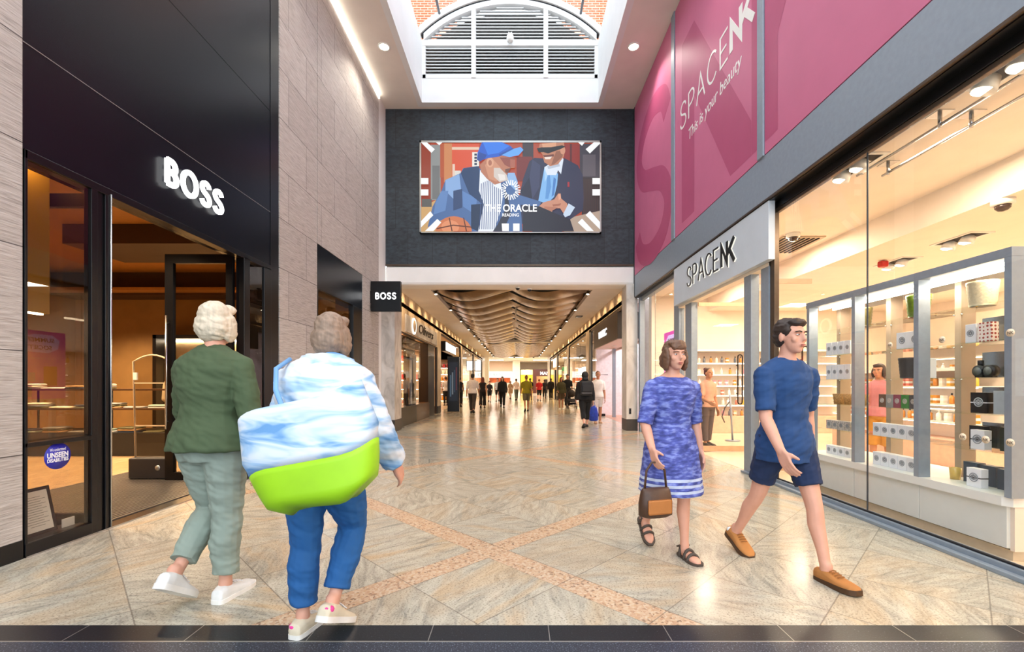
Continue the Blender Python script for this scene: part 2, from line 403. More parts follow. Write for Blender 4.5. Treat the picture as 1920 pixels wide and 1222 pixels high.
def stroke_mesh(name, strokes, h, w, m, ext, slant=0., wscale=1.):
    bm = bmesh.new()
    for si, st in enumerate(strokes):
        ez = ext+.0007*si; bz = -.0007*si
        p = [Vector(((x*wscale+slant*y)*h, y*h)) for x, y in st]
        closed = (p[0]-p[-1]).length < 1e-5
        if closed: p = p[:-1]
        n = len(p); L_, R_ = [], []
        for i in range(n):
            a = p[i]-p[i-1] if (closed or i > 0) else p[1]-p[0]
            b = p[(i+1) % n]-p[i] if (closed or i < n-1) else p[-1]-p[-2]
            a.normalize(); b.normalize()
            na = Vector((-a.y, a.x)); nb = Vector((-b.y, b.x)); mm = (na+nb)
            mm = mm.normalized() if mm.length > .2 else na
            k = min(2.6, 1/max(.3, mm.dot(na)))
            L_.append(p[i]+mm*w/2*k); R_.append(p[i]-mm*w/2*k)
        V = [[bm.verts.new((q.x, q.y, z)) for q in side] for side in (L_, R_) for z in (bz, ez)]
        lb, lf, rb, rf = V
        for i in range(n if closed else n-1):
            j = (i+1) % n
            bm.faces.new((lf[i], rf[i], rf[j], lf[j])); bm.faces.new((lb[j], rb[j], rb[i], lb[i]))
            bm.faces.new((lb[i], lf[i], lf[j], lb[j])); bm.faces.new((rf[i], rb[i], rb[j], rf[j]))
        if not closed:
            bm.faces.new((lb[0], rb[0], rf[0], lf[0])); bm.faces.new((lb[-1], lf[-1], rf[-1], rb[-1]))
    bmesh.ops.recalc_face_normals(bm, faces=bm.faces)
    me = bpy.data.meshes.new(name); bm.to_mesh(me); bm.free(); me.materials.append(m)
    return me
def letters(word, h, loc, face, m, w, ext, parent, gap=.14, wscale=1., total=None, name='letter', slant=0., bold=None):
    """each letter a part; loc = where the baseline starts, total = overall length"""
    ws = [GLY[c][0]*wscale for c in word]
    g = gap if total is None else (total/h-sum(ws))/(len(word)-1)
    x = 0.; rot = FACE[face].to_matrix(); base = Vector(loc)-root_pos(parent)
    for c, cw in zip(word, ws):
        st = GLY[c][1]; ww = (bold if c == 'NK' and bold else w)
        o = bpy.data.objects.new(name, stroke_mesh(name, st, h, ww, m, ext, slant, wscale)); C.objects.link(o); o.parent = parent
        o.location = base+rot@Vector((x*h, 0, 0)); o.rotation_euler = FACE[face]
        x += cw+g
def F(px, py):
    """floor point seen at a photo pixel"""
    Y = CAM_Z*FOC/(py-VPY); return ((px-VPX)*Y/FOC, Y)
# ------------------------------------------------------------------ the shell of the hall
XL, XR, XU, YE, ZC, ZK = -3.68, 3.36, 3.20, 12.45, 8.90, 4.05
struct(MB(origin=(0, 0, 0)).box(-3.75, 3.41, 2.42, 47.0, -.10, 0).box(-13, 13, 47.0, 66, -.10, 0).build('floor', FLOOR))
bb = MB()
struct(bb.box(-3.75, 3.41, 2.272, 2.42, -.10, 0).build('floor', GRANITE))
struct(MB().box(-3.75, 3.41, 2.262, 2.272, -.10, .001).build('trim_1', SILVER))
struct(MB().box(-6, 6, -6, 2.262, -.10, 0).build('floor', GRANITE2))
jt = MB()
for k in range(-6, 7):
    x = .16+k*.617; jt.box(x-.0022, x+.0022, 2.273, 2.419, -.01, .0006)
struct(jt.build('trim_2', SILVER))
# hall side walls, piers with black plinths
def pier(y0, y1, z0=.14, z1=ZC, side='left'):
    wall('wall_left', -4.1, XL, y0, y1, z0, z1, STONE)
    if z0 < .2: struct(MB().box(-4.1, XL+.006, y0, y1, 0, .14).build('baseboard_left', BLACK))
pier(-2, 3.336); pier(6.93, 8.22); pier(8.24, 10.61, 3.87); pier(10.63, 11.84)
struct(MB().box(-4.1, XL-.015, 8.215, 8.245, 0, ZC).box(-4.1, XL-.015, 10.605, 10.635, 0, ZC).box(-4.1, XL-.02, 6.90, 6.935, 0, ZC).build('trim_3', BLACK))
wall('trim_4', -4.1, XL, 11.84, 12.08, 0, ZC, WHITE)
wall('wall_left', -4.1, XL+.0, 12.08, 12.45, ZK, ZC, WHITE)
# black shop facade above the first shop
for z0, z1 in ((3.05, 3.846), (3.852, 5.345), (5.352, 7.2), (7.207, ZC)):
    wall('wall_left', -4.0, XL-.01, 3.345, 6.68, z0, z1, BLACKWALL)
wall('wall_left', -4.0, XL-.004, 6.685, 6.905, .0, ZC, BLACK)
struct(MB().box(-3.70, XL-.006, 3.345, 6.68, 3.846, 3.852).build('trim_5', SILVER))
wall('wall_left', -4.0, XL-.008, 8.245, 10.605, 3.05, 3.868, BLACKWALL)
# slate end wall with beam below it
wall('wall_back', -3.72, 3.42, YE, 12.95, 4.60, ZC, SLATE)
wall('trim_6', -3.72, 3.25, YE-.02, YE+.02, 4.555, 4.60, BRONZE)
struct(MB().box(-3.70, 3.25, YE-.005, 13.0, ZK-.02, 4.555, bev=.07).build('wall_back', WHITE))
# ceiling of the hall around the light well
WX0, WX1, WY = -2.61, 2.16, 12.16
cl = MB().box(-4.1, WX0-.14, -2, 12.6, ZC, ZC+.12).box(WX1+.14, 3.6, -2, 12.6, ZC, ZC+.12).box(WX0-.14, WX1+.14, WY+.19, 12.95, ZC, ZC+.12)
struct(cl.build('ceiling', CEIL))
ww = MB().box(WX0-.14, WX0, -2, WY+.19, ZC, 10.58).box(WX1, WX1+.14, -2, WY+.19, ZC, 10.58).box(WX0, WX1, WY, WY+.19, ZC, 9.56)
struct(ww.build('wall_light_well', WELL))
# louvred gable
VXC, VR = -.225, 3.26; VZC = 11.54-VR
lv = thing('louvre_vent', 'white arched louvre grille closing the end of the skylight well', 'vent', (VXC, WY, 9.56))
fr = MB(lv)
arcp = lambda r, a0, a1, n=40: [(VXC+r*math.cos(a0+(a1-a0)*i/n), VZC+r*math.sin(a0+(a1-a0)*i/n)) for i in range(n+1)]
def band(mb, r0, r1, y0, y1, half):
    a = math.acos(min(1, half/r0)); b_ = math.acos(min(1, half/r1))
    p = arcp(r0, a, PI-a)+list(reversed(arcp(r1, b_, PI-b_)))
    for i in range(40):
        q = [p[i], p[i+1], p[81-i-1], p[81-i]]
        mb.prism(q, 'y', y0, y1)
band(fr, VR, VR+.13, WY-.04, WY+.14, 2.33)
fr.box(WX0+.02, WX1-.02, WY-.01, WY+.14, 9.56, 9.65).box(WX0+.02, WX1-.02, WY-.02, WY+.14, 10.43, 10.58)
for x0, x1 in ((-1.27, -1.15), (.68, .80)): fr.box(x0, x1, WY-.03, WY+.14, 9.56, VZC+math.sqrt(VR**2-(max(abs(x0-VXC), abs(x1-VXC)))**2)+.05)
for x0, x1 in ((WX0+.0, WX0+.10), (WX1-.10, WX1)): fr.box(x0, x1, WY-.01, WY+.14, 9.56, 10.58)
fr.build('frame', WELL)
sl = MB(lv)
def slats(z0, z1, n, arch):
    for k in range(n):
        z = z0+(z1-z0)*(k+.5)/n
        for x0, x1 in ((WX0+.1, -1.27), (-1.15, .68), (.80, WX1-.1)):
            if arch:
                h = math.sqrt(max(.0001, VR**2-(z+.03-VZC)**2))-.02
                x0 = max(x0, VXC-h); x1 = min(x1, VXC+h)
                if x1-x0 < .05: continue
            t = .5*(z1-z0)/n
            sl.prism([(WY+.0, z-t*.9), (WY+.0, z-t*.9+.026), (WY+.11, z+t*.9), (WY+.11, z+t*.9-.026)], 'x', x0, x1)
slats(9.65, 10.43, 9, False); slats(10.58, 11.53, 11, True)
sl.build('slat', LOUV)
gw = MB(); ga = math.acos(2.33/VR); gw.prism([(VXC+2.33, 9.0)]+arcp(VR+.05, ga, PI-ga)+[(VXC-2.33, 9.0)], 'y', WY+.34, WY+.38); struct(gw.build('wall_gable', mat('dark_void', '#1c1512', .9, var=.3, scale=3)))  # dark backing sheet: shade of the void behind the slats put into its colour
# glazed vault
vt = sroot('window_1', (VXC, 5, 10.6)); GR = VR+.34; GA = math.acos(2.47/GR)
g = MB(vt); n = 24
for i in range(n):
    a, b = GA+(PI-2*GA)*i/n, GA+(PI-2*GA)*(i+1)/n
    pa = (VXC+GR*math.cos(a), VZC+GR*math.sin(a)); pb = (VXC+GR*math.cos(b), VZC+GR*math.sin(b))
    g.flat([(pa[0], -2, pa[1]), (pb[0], -2, pb[1]), (pb[0], WY+.1, pb[1]), (pa[0], WY+.1, pa[1])])
g.build('pane', SKYG)
DKG = mat('grey_glazing_bar', '#6b7076', .45, .3)
for x in (-2.13, -1.25, -.22, .78, 1.68):
    z = VZC+math.sqrt((GR-.06)**2-(x-VXC)**2)
    MB(vt).tube([(x, -2, z), (x, WY+.02, z)], .035, n=10).build('purlin', DKG)
for y in (-1.5, 1.0, 3.5, 6.0, 8.5):
    rb = MB(vt); band(rb, GR-.02, GR+.07, y-.03, y+.03, 2.45); rb.build('rib', DKG)
rb = MB(vt); band(rb, VR+.145, VR+.18, WY-.02, WY+.12, 2.40); rb.build('gasket', RUBBER)
rb = MB(vt); band(rb, VR+.19, VR+.34, WY-.06, WY+.12, 2.45); rb.build('end_rib', WHITE)
for nm, x0, x1 in (('a', -9, -1.98), ('b', 1.40, 9)):
    tag(MB(origin=((x0+x1)/2, 13.7, 9)).box(x0, x1, 13.6, 14.6, 9, 19).build('brick_building', BRICK), 'orange brick building %s seen through the skylight glass' % ('above the black shopfront side' if nm == 'a' else 'above the pink banner side'), 'building')
sm = thing('security_camera', 'small white camera pod on the louvre crossbar under the skylight', 'camera', (-.22, WY-.05, 10.5))
MB(sm).lathe([(.0, 10.42), (.07, 10.43), (.10, 10.50), (.09, 10.58), (.05, 10.64), (0, 10.66)], (-.22, WY-.15, 0), n=16).build('housing', WHITEP)
MB(sm).box(-.27, -.25, WY-.12, WY-.045, 10.60, 10.72).build('bracket', WHITEP); MB(sm).box(-.19, -.17, WY-.12, WY-.045, 10.60, 10.72).build('bracket', WHITEP)
# lamps of the hall ceiling
def downlight(x, y, z, label, r=.11, power=60, col=NEUT, group=None, spot=120, m=None, ring=True):
    t = thing('downlight', label, 'light', (x, y, z), 0, group)
    if ring: MB(t).lathe([(r, z), (r*1.25, z), (r*1.25, z-.012), (r, z-.02), (r*.98, z-.004)], (x, y, 0), n=20).build('trim_ring', WHITEP)
    MB(t).lathe([(.0, z-.002), (r*.97, z-.002), (r*.97, z-.008), (0, z-.010)], (x, y, 0), n=20).build('lamp_face', m or LAMP)
    if power: light('downlight_lamp', 'SPOT', (x, y, z-.05), power, col, .08, (0, 0, 0), spot)
    return t
for sx, wh in ((-3.03, 'on the stone wall side of the hall ceiling'), (2.60, 'beside the pink banner in the hall ceiling')):
    for k, y in enumerate((10.14, 6.2, 2.4)):
        if k == 0: downlight(sx, y, ZC, 'round lit downlight '+wh, .11, 130)
        else: light('downlight_lamp', 'SPOT', (sx, y, ZC-.05), 110, NEUT, .1, (0, 0, 0), 120)
ls = tag(MB(origin=(-3.655, 7, 8.84)).box(XL+.002, XL+.035, 1.0, 11.84, 8.80, 8.87).build('led_strip', emat('led_white', '#fff6e6', 7)), 'bright white strip light along the top of the stone wall', 'light')

# ------------------------------------------------------------------ pink banner wall and fascia over the beauty shop
wall('wall_right', XU+.02, 3.7, -1, 12.45, 4.20, ZC, GREYD)
wall('wall_right', XU, 3.66, -1, 12.45, 3.69, 4.26, GREY)
wall('trim_7', XU+.03, XR+.02, -1, 12.40, 3.655, 3.69, BLACK)
wall('trim_8', XU, XU+.03, -1, 12.40, 3.665, 3.69, BRONZE)
struct(MB().box(XU-.025, XU+.02, 9.17, 9.36, 4.26, ZC, bev=.008).build('trim_9', GREY))
struct(MB().box(XU-.025, XU+.02, 5.84, 5.99, 4.26, ZC, bev=.008).build('trim_9', GREY))
struct(MB().box(XU-.01, XU+.02, 12.36, 12.45, 3.69, ZC).build('trim_9', GREYD))
bn = thing('shop_banner', 'rose pink banner high on the wall with white SPACE NK lettering', 'banner', (XU, 8, 4.27))
for y0, y1 in ((9.365, 12.36), (5.995, 9.165), (-1, 5.835)):
    MB(bn).box(XU-.004, XU+.018, y0, y1, 4.27, ZC-.02).build('panel', PINKP)
def yz(poly, x=XU-.0055): return [(x, a, b) for a, b in poly]
pr = MB(bn)
pr.flat(yz([(8.79,4.43),(8.17,4.43),(8.17,6.55),(6.78,4.43),(6.165,4.43),(6.165,4.9),(8.17,7.9),(8.79,7.9)]))
pr.build('letter_print', PINKD)
pr = MB(bn); pr.flat(yz([(6.16,4.43),(5.995,4.43),(5.995,7.9),(6.16,7.9)])); pr.build('letter_print', PINKD)
pr = MB(bn); pr.flat(yz([(5.83,4.43),(5.54,4.43),(5.54,5.62),(4.2,7.6),(4.2,8.6),(5.83,6.3)])); pr.build('letter_print', PINKD)
me = stroke_mesh('letter_print', GLY['S'][1], 3.40, .52, PINKD, .0015, wscale=1.36)
o = bpy.data.objects.new('letter_print', me); C.objects.link(o); o.parent = bn; o.rotation_euler = FACE['-X']; o.location = Vector((XU-.0042, 12.08, 4.46))-root_pos(bn)
letters('SPACE', .47, (XU-.005, 8.86, 6.27), '-X', WHITEP, .038, .004, bn, total=2.0, wscale=1.15)
letters(['NK'], .47, (XU-.005, 6.78, 6.27), '-X', WHITEP, .09, .004, bn, wscale=1.36, bold=.105)
text('This is your beauty', .29, (XU-.0062, 7.45, 5.86), '-X', WHITEP, .002, 0, .12, 'CENTER', bn, width=2.0)
# sign board over the shop door
sb = thing('shop_sign', 'pale grey board over the shop doors with dark SPACE NK letters', 'sign', (3.26, 7.54, 2.9))
MB(sb).box(3.215, 3.30, 5.78, 9.30, 2.90, 3.655, bev=.004).build('board', GREYBOARD)
DKL = mat('near_black_letter', '#10120f', .3); EDGE = emat('letter_edge_glow', '#fff8ea', .9)
for dx, m_, w1, w2, oy in ((.002, EDGE, .026, .062, .009), (.014, DKL, .026, .062, 0)):
    letters('SPACE', .35, (3.215-dx, 8.52-oy, 3.13-oy), '-X', m_, w1, .012, sb, total=1.33, wscale=1.08, name='letter' if m_ is DKL else 'letter_halo')
    letters(['NK'], .35, (3.215-dx, 7.10-oy, 3.13-oy), '-X', m_, w2, .012, sb, wscale=1.2, bold=w2, name='letter' if m_ is DKL else 'letter_halo')

# ------------------------------------------------------------------ storefront of the beauty shop
w1 = sroot('window_2', (XR, 11, 0))
def frame(root, segs, m=GREY, name='window_frame'):
    for s_ in segs: MB(root).box(*s_, bev=.004).build(name, m)
frame(w1, [(3.30, 3.43, 12.20, 12.36, 0, 3.66), (3.33, 3.43, 9.60, 12.20, 0, .06), (3.33, 3.43, 9.60, 12.20, 3.56, 3.66), (3.32, 3.44, 9.30, 9.60, 0, 3.66), (3.32, 3.44, 8.63, 8.95, 0, 2.92), (3.33, 3.43, 8.95, 9.30, 0, .08)])
frame(w1, [(3.365, 3.375, 11.05, 11.07, .06, 3.56)], SILVER, 'joint')
MB(w1).box(3.366, 3.376, 9.60, 11.05, .06, 3.56).box(3.366, 3.376, 11.07, 12.2, .06, 3.56).build('pane', GLASS)
MB(w1).box(3.372, 3.382, 8.95, 9.30, .08, 2.92).build('pane', GLASS)
MB(w1).box(3.31, 3.44, 5.96, 9.30, 2.86, 3.66).build('window_frame', CREAM)
w3 = sroot('window_3', (XR, 3, 0))
frame(w3, [(3.32, 3.44, 6.42, 6.62, 0, 2.9), (3.32, 3.44, 5.96, 6.16, 0, 3.66), (3.33, 3.43, 6.16, 6.42, 0, .10), (3.33, 3.43, -1, 5.96, 0, .065), (3.27, 3.33, -1, 6.62, 0, .03)])
frame(w3, [(3.345, 3.40, -1, 5.96, 3.57, 3.66)], BLACK); frame(w3, [(3.335, 3.40, 5.86, 5.96, .06, 3.66), (3.36, 3.41, -1, 5.9, 3.53, 3.57)], BRONZE)
frame(w3, [(3.352, 3.378, -1, 5.9, .065, .08)], RUBBER, 'gasket')
frame(w3, [(3.364, 3.378, 4.335, 4.347, .08, 3.53)], GREYD, 'joint')
for y0, y1 in ((-1, 4.335), (4.347, 5.86)): MB(w3).box(3.366, 3.376, y0, y1, .08, 3.53).build('pane', GLASS)
MB(w3).box(3.372, 3.382, 6.16, 6.42, .10, 2.9).build('pane', GLASS)
BROWNM = mat('dark_bronze_metal', '#2a211b', .35, .6)
for nm, yy, nk in (('door_1', 8.60, 1), ('door_2', 6.66, -1)):
    d = sroot(nm, (3.44, yy, 0))
    MB(d).box(3.44, 4.34, yy-.006, yy+.006, .015, 2.84).build('pane', GLASS)
    MB(d).box(3.44, 4.34, yy-.014, yy+.014, .012, .11).box(3.44, 4.34, yy-.014, yy+.014, 2.78, 2.85).build('rail', mat('pale_bronze_rail', '#c9a98c', .35, .4))
    hx = 4.21; z0, z1, r = .91, 1.85, .042; hy = yy-.06
    pts = [(hx-r, hy, z0+r), (hx-r, hy, z1-r)]+[(hx+r*math.cos(t), hy, z1-r+r*math.sin(t)) for t in (2.6, 2.1, 1.57, 1.05, .5)]+[(hx+r, hy, z1-r), (hx+r, hy, z0+r)]+[(hx+r*math.cos(t), hy, z0+r+r*math.sin(t)) for t in (-.5, -1.05, -1.57, -2.1, -2.6)]
    h = MB(d).tube(pts, .012, closed=True).cyl((hx-r, hy, z1-.2), (hx-r, yy, z1-.2), .01, n=8).cyl((hx-r, hy, z0+.2), (hx-r, yy, z0+.2), .01, n=8).build('door_handle', BROWNM)
for k, (y, z, face) in enumerate(((3.075, 1.648, 1), (3.57, 1.648, 1), (4.07, 1.648, 0), (3.404, .897, 1), (3.237, .897, 1), (3.075, .897, 1))):
    t = thing('window_sticker', ['small round cream dot on the shop glass in front of the grey post, upper row', 'small round cream dot on the glass, upper row, in front of the bare shelf', 'small round cream dot on the glass, upper row, beside the dark glass joint', 'round cream NK dot on the glass in front of the black candle box', 'round cream NK dot on the glass between the white box and the grey post', 'small round cream dot on the glass in front of the grey post, lower row'][k], 'sticker', (3.363, y, z))
    MB(t).cyl((3.3655, y, z), (3.362, y, z), .027, n=24).build('disc', mat('cream_vinyl', '#ead6b8', .5, var=.02))
    text('NK', .028, (3.3618, y, z-.010), '-X', mat('brown_grey_ink', '#7a6a58', .6), .0004, .0006, .1, 'CENTER', t)

# ------------------------------------------------------------------ the beauty shop inside
TILEF = mat('pale_shop_floor', '#dcc7ab', .18, var=.04, scale=2)
wall('floor', 3.41, 10.6, -1, 12.45, -.10, .002, TILEF)
wall('wall_right', 3.66, 10.6, 12.36, 12.6, 0, 4.2, CREAM); wall('wall_right', 10.5, 10.7, -1, 12.45, 0, 4.2, CREAM); wall('wall_right', 3.44, 10.6, -1.2, -1, 0, 4.2, CREAM)
wall('ceiling', 3.40, 5.2, -1, 12.4, 3.70, 3.80, CREAM); wall('ceiling', 5.2, 10.6, -1, 12.4, 3.30, 3.80, CREAM)
SHOPW = (1, .80, .58)
for x, y in ((4.3, 1.5), (4.3, 4.5), (4.4, 7.6), (4.3, 10.6), (7.0, 2.0), (7.0, 5.0), (7.0, 8.0), (7.0, 10.8), (9.3, 4.0), (9.3, 8.5)):
    light('shop_lamp', 'AREA', (x, y, (3.66 if x < 5.2 else 3.27)), 74, SHOPW, .6)
for k, (x, y, z) in enumerate(((3.69, 4.95, 3.70), (3.69, 3.38, 3.70), (6.2, 7.36, 3.30), (7.6, 7.4, 3.30), (6.1, 6.2, 3.30), (8.2, 9.2, 3.30), (4.2, 10.2, 3.70))):
    t = thing('ceiling_spot', ['square recessed twin spotlight over the display window near the glass joint', 'square recessed twin spotlight over the display window above the tall end panel', 'twin spotlight in the low shop ceiling beside the red alarm', 'twin spotlight in the low shop ceiling beyond the green planter', 'twin spotlight in the low shop ceiling behind the walking man', 'twin spotlight far inside the low shop ceiling', 'twin spotlight over the window with the magenta poster'][k], 'light', (x, y, z))
    f_ = MB(t); 
    for a in ((x-.16, x-.12), (x+.12, x+.16)): f_.box(a[0], a[1], y-.30, y+.30, z-.012, z)
    f_.box(x-.12, x+.12, y-.30, y-.26, z-.012, z).box(x-.12, x+.12, y+.26, y+.30, z-.012, z).build('frame', WHITEP)
    MB(t).box(x-.12, x+.12, y-.26, y+.26, z-.004, z-.001).build('recess', mat('dark_recess', '#2b2620', .8))
    for dy in (-.12, .14):
        MB(t).cyl((x, y+dy, z-.005), (x-.03, y+dy+.02, z-.10), .07, .085, n=16).build('lamp', WHITEP)
        MB(t).cyl((x-.03, y+dy+.02, z-.10), (x-.0305, y+dy+.0205, z-.103), .075, n=16).build('lamp_face', LAMP)
for k, x in enumerate((3.75, 4.03)):
    t = thing('hanging_rail', 'thin steel banner rail under the shop ceiling, %s' % ('close to the glass' if k == 0 else 'further in from the glass'), 'rail', (x, 3, 3.6))
    MB(t).tube([(x, -.5, 3.60), (x, 4.98, 3.60)], .013, n=10).build('tube', CHROME)
    for y in (4.0, 4.9, 2.6):
        MB(t).cyl((x, y, 3.58), (x, y, 3.70), .016, n=12).box(x-.07, x+.07, y-.07, y+.07, 3.694, 3.70).build('bracket', CHROME)
def dome(x, y, z, label):
    t = thing('dome_camera', label, 'camera', (x, y, z))
    MB(t).lathe([(0, z), (.10, z), (.10, z-.05), (.075, z-.06)], (x, y, 0), n=20).build('base', WHITEP)
    MB(t).lathe([(.07, z-.055), (.065, z-.09), (.04, z-.115), (0, z-.125)], (x, y, 0), n=20).build('dome', mat('smoked_dome', '#3b2a22', .1))
dome(5.28, 4.9, 3.30, 'white dome camera under the low shop ceiling by the tall end panel'); dome(4.40, 7.2, 3.70, 'white dome camera on the shop ceiling above the open glass door')
al = thing('fire_alarm', 'small red fire alarm on the low shop ceiling', 'alarm', (5.9, 7.3, 3.2)); MB(al).box(5.86, 5.98, 7.25, 7.35, 3.19, 3.29, bev=.02).build('housing', RED)
gr = thing('air_grille', 'grey slotted air grille in the shop ceiling behind the sign board', 'vent', (4.6, 7.9, 3.7))
MB(gr).box(4.3, 5.0, 7.3, 8.2, 3.68, 3.70).build('frame', mat('beige_grille', '#b9a58c', .5)); q = MB(gr)
for k in range(8): q.box(4.34+k*.08, 4.36+k*.08, 7.34, 8.16, 3.665, 3.68)
q.build('slat', mat('dark_recess', '#2b2620', .8))
# display unit in the window
du = thing('display_unit', 'tall grey window display unit with glass shelves on a white plinth', 'display', (3.8, 4.4, 0))
PY0, PY1 = 3.27, 5.62
MB(du).prism([(3.62, PY0+.02), (3.69, PY0), (4.24, PY0), (4.24, PY1), (3.62, PY1)], 'z', 0, .075).build('kick_board', mat('beige_kick', '#c9b79b', .5))
pf = MB(du)
for y0, y1 in ((PY0+.03, 4.02), (4.026, 4.80), (4.806, PY1-.02)): pf.box(3.585, 4.24, y0, y1, .09, .40, bev=.004)
pf.build('drawer_front', mat('off_white_panel', '#d9dbd5', .45, var=.02))
MB(du).prism([(3.555, PY0+.04), (3.595, PY0-.005), (4.27, PY0-.005), (4.27, PY1), (3.555, PY1)], 'z', .40, .47).build('counter_top', WHITEP)
MB(du).box(3.61, 4.24, PY0-.001, PY0+.03, .075, .40).build('end_panel', mat('peach_white_panel', '#e6d6c6', .45, var=.02))
for y in (3.265, 4.02, 4.775, 5.52):
    MB(du).box(3.555, 3.66, y-.025, y+.025, .47, 2.22).build('front_post', GREY)
    MB(du).box(3.93, 4.06, y-.03, y+.03, .47, 2.22).build('rear_post', GREYTAUPE)
MB(du).box(3.66, 4.24, 3.255, 3.285, .47, 2.22).build('end_panel', GREYTAUPE)
MB(du).box(3.555, 4.24, 3.24, 5.56, 2.22, 2.29, bev=.003).build('top_beam', GREY)
MB(du).box(3.68, 3.71, 3.3, 5.5, 2.195, 2.22).build('strip_lamp', LAMPC); MB(du).box(3.84, 3.87, 3.3, 5.5, 2.195, 2.22).build('strip_lamp', LAMPC)
light('display_lamp', 'AREA', (3.78, 4.4, 2.18), 26, SHOPW, .2, (0, 0, 0), sy=2.2)
SHELF = (.769, 1.063, 1.35, 1.636, 1.928)
for i in range(3):
    y0 = 3.29+i*.755; y1 = y0+.705
    for z in SHELF:
        MB(du).box(3.66, 3.98, y0, y1, z-.010, z).build('glass_shelf', GLASSS)
        q = MB(du)
        for y in (y0+.01, y1-.01): q.cyl((3.93, y, z-.018), (3.93, y, z-.010), .009, n=8)
        q.build('shelf_pin', CHROME)
# ------------------------------------------------------------------ goods in the display unit
ROS = mat('grey_rosette_ink', '#8f959b', .5); MIRR = mat('mirror_panel', '#a9adb0', .16, .8, var=.1, scale=3); NAVY = mat('navy_card', '#3a4a5a', .5); BLK = mat('black_card', '#191a1c', .45)
BOXW = mat('white_card', '#e9ebee', .5, var=.02)
def rosette(root, x, y, z, r, m=ROS):
    b = MB(root)
    b.tube([(x, y+r*math.cos(t), z+r*math.sin(t)) for t in [2*PI*i/24 for i in range(24)]], r*.13, n=5, closed=True)
    for k in range(6):
        t = k*PI/3; b.box(x-.0008, x+.0005, y-.008*r/.03, y+.008*r/.03, z+r*.18, z+r*.72, mtx=Matrix.Translation((x, y, z)) @ Matrix.Rotation(t, 4, 'X') @ Matrix.Translation((-x, -y, -z)))
    return b.build('emblem', m)
def carton(label, x, y, z, dx, dy, h, m, group=None, ros=None, ribbon=None, name='gift_box', lid=None, rm=ROS):
    t = thing(name, label, 'box', (x+dx/2, y, z), 0, group)
    MB(t).box(x, x+dx, y-dy/2, y+dy/2, z+.0005, z+h, bev=.0015).build('carton', m)
    if ros: rosette(t, x-.0006, y, z+h*.52, ros, rm)
    if ribbon: MB(t).box(x-.001, x+dx+.001, y-dy/2-.001, y+dy/2+.001, z+h*.48, z+h*.48+.008).build('ribbon', ribbon)
    if lid: MB(t).box(x-.002, x+dx+.002, y-dy/2-.002, y+dy/2+.002, z+h*.8, z+h+.002).build('lid', lid)
    return t
def planter(label, x, y, z, r, h, m, name='planter', cat='pot'):
    t = thing(name, label, cat, (x, y, z))
    b = MB(t); pf = [(0, z+.001), (r*.8, z+.001)]
    for i in range(13): pf.append((r*(.80+.2*i/12)+(.003 if i % 2 else 0), z+.001+h*i/12))
    pf += [(r*.9, z+h), (r*.86, z+h-.03), (0, z+h-.03)]
    b.lathe(pf, (x, y, 0), n=26).build('bowl', m); return t
Y0, Y1, Y2 = 3.64, 4.40, 5.15
planter('cream ribbed candle pot on the topmost glass shelf nearest the end panel', 3.78, 3.66, 1.928, .10, .20, mat('cream_ceramic', '#d8cba8', .5, bump=.3, scale=60), 'candle_pot')
planter('moss green ribbed pot on the topmost glass shelf in the middle bay', 3.80, 4.27, 1.928, .095, .21, mat('moss_glass', '#5f7a1e', .3, scale=40, var=.3), 'planter')
planter('dark olive ribbed pot on the topmost glass shelf by the walking man', 3.84, 5.02, 1.928, .095, .21, mat('olive_glass', '#4f4a26', .35, scale=40, var=.3), 'planter')
# nearest bay
def mirror_panel(label, x, y, z, dy, h):
    t = thing('mirror_panel', label, 'mirror', (x, y, z)); MB(t).box(x, x+.012, y-dy/2, y+dy/2, z+.001, z+h).build('plate', MIRR); MB(t).box(x-.003, x+.015, y-dy/2-.004, y+dy/2+.004, z+.0005, z+.006).build('foot_rail', SILVER)
for z, w in ((1.636, 'behind the dotted box'), (1.35, 'behind the black hourglass diffusers'), (1.063, 'behind the black emblem box'), (.769, 'behind the white box with the black band')):
    mirror_panel('upright mirror plate on a glass shelf '+w, 3.90, 3.66, z, .24, .21)
carton('small white emblem box beside the dotted box', 3.74, 3.72, 1.636, .05, .085, .155, BOXW, ros=.026)
dm = bpy.data.materials.new('red_dotted_card'); _m['d'] = dm; dm.use_nodes = True
nt = dm.node_tree; tcn = N(nt, 'TexCoord'); vo = N(nt, 'TexVoronoi'); vo.inputs['Scale'].default_value = 34; vo.inputs['Randomness'].default_value = .25; nt.links.new(tcn.outputs['Object'], vo.inputs['Vector'])
nt.links.new(ramp(nt, vo.outputs['Distance'], [(.30, '#a8433a'), (.34, '#f2e6dc')]), nt.nodes['Principled BSDF'].inputs['Base Color'])
carton('cream box with red dots on the second glass shelf from the top', 3.73, 3.60, 1.636, .06, .11, .155, dm)
for k, y in enumerate((3.60, 3.68)):
    t = thing('hourglass_diffuser', 'black round hourglass scent diffuser, %s' % ('upright knob on top' if k else 'set nearer the grey end post'), 'diffuser', (3.78, y, 1.35))
    MB(t).cyl((3.76, y, 1.402), (3.81, y, 1.402), .048, n=24).build('case', BLK)
    MB(t).cyl((3.752, y, 1.402), (3.76, y, 1.402), .032, n=24).build('glass_face', mat('smoky_glass', '#6b716e', .1, var=.3))
    MB(t).box(3.765, 3.805, y-.03, y+.03, 1.3505, 1.365).build('foot', BLK)
    if k: MB(t).cyl((3.785, y, 1.445), (3.785, y, 1.49), .02, n=14).build('knob', BLK)
carton('black box with a round grey emblem and a pale band', 3.74, 3.655, 1.063, .06, .13, .165, BLK, ros=.034, ribbon=BOXW, rm=mat('silver_ink', '#aeb4b6', .4))
carton('pale blue grey tall box beside the black emblem box', 3.76, 3.50, 1.063, .06, .12, .18, mat('pale_blue_card', '#aebcc6', .5))
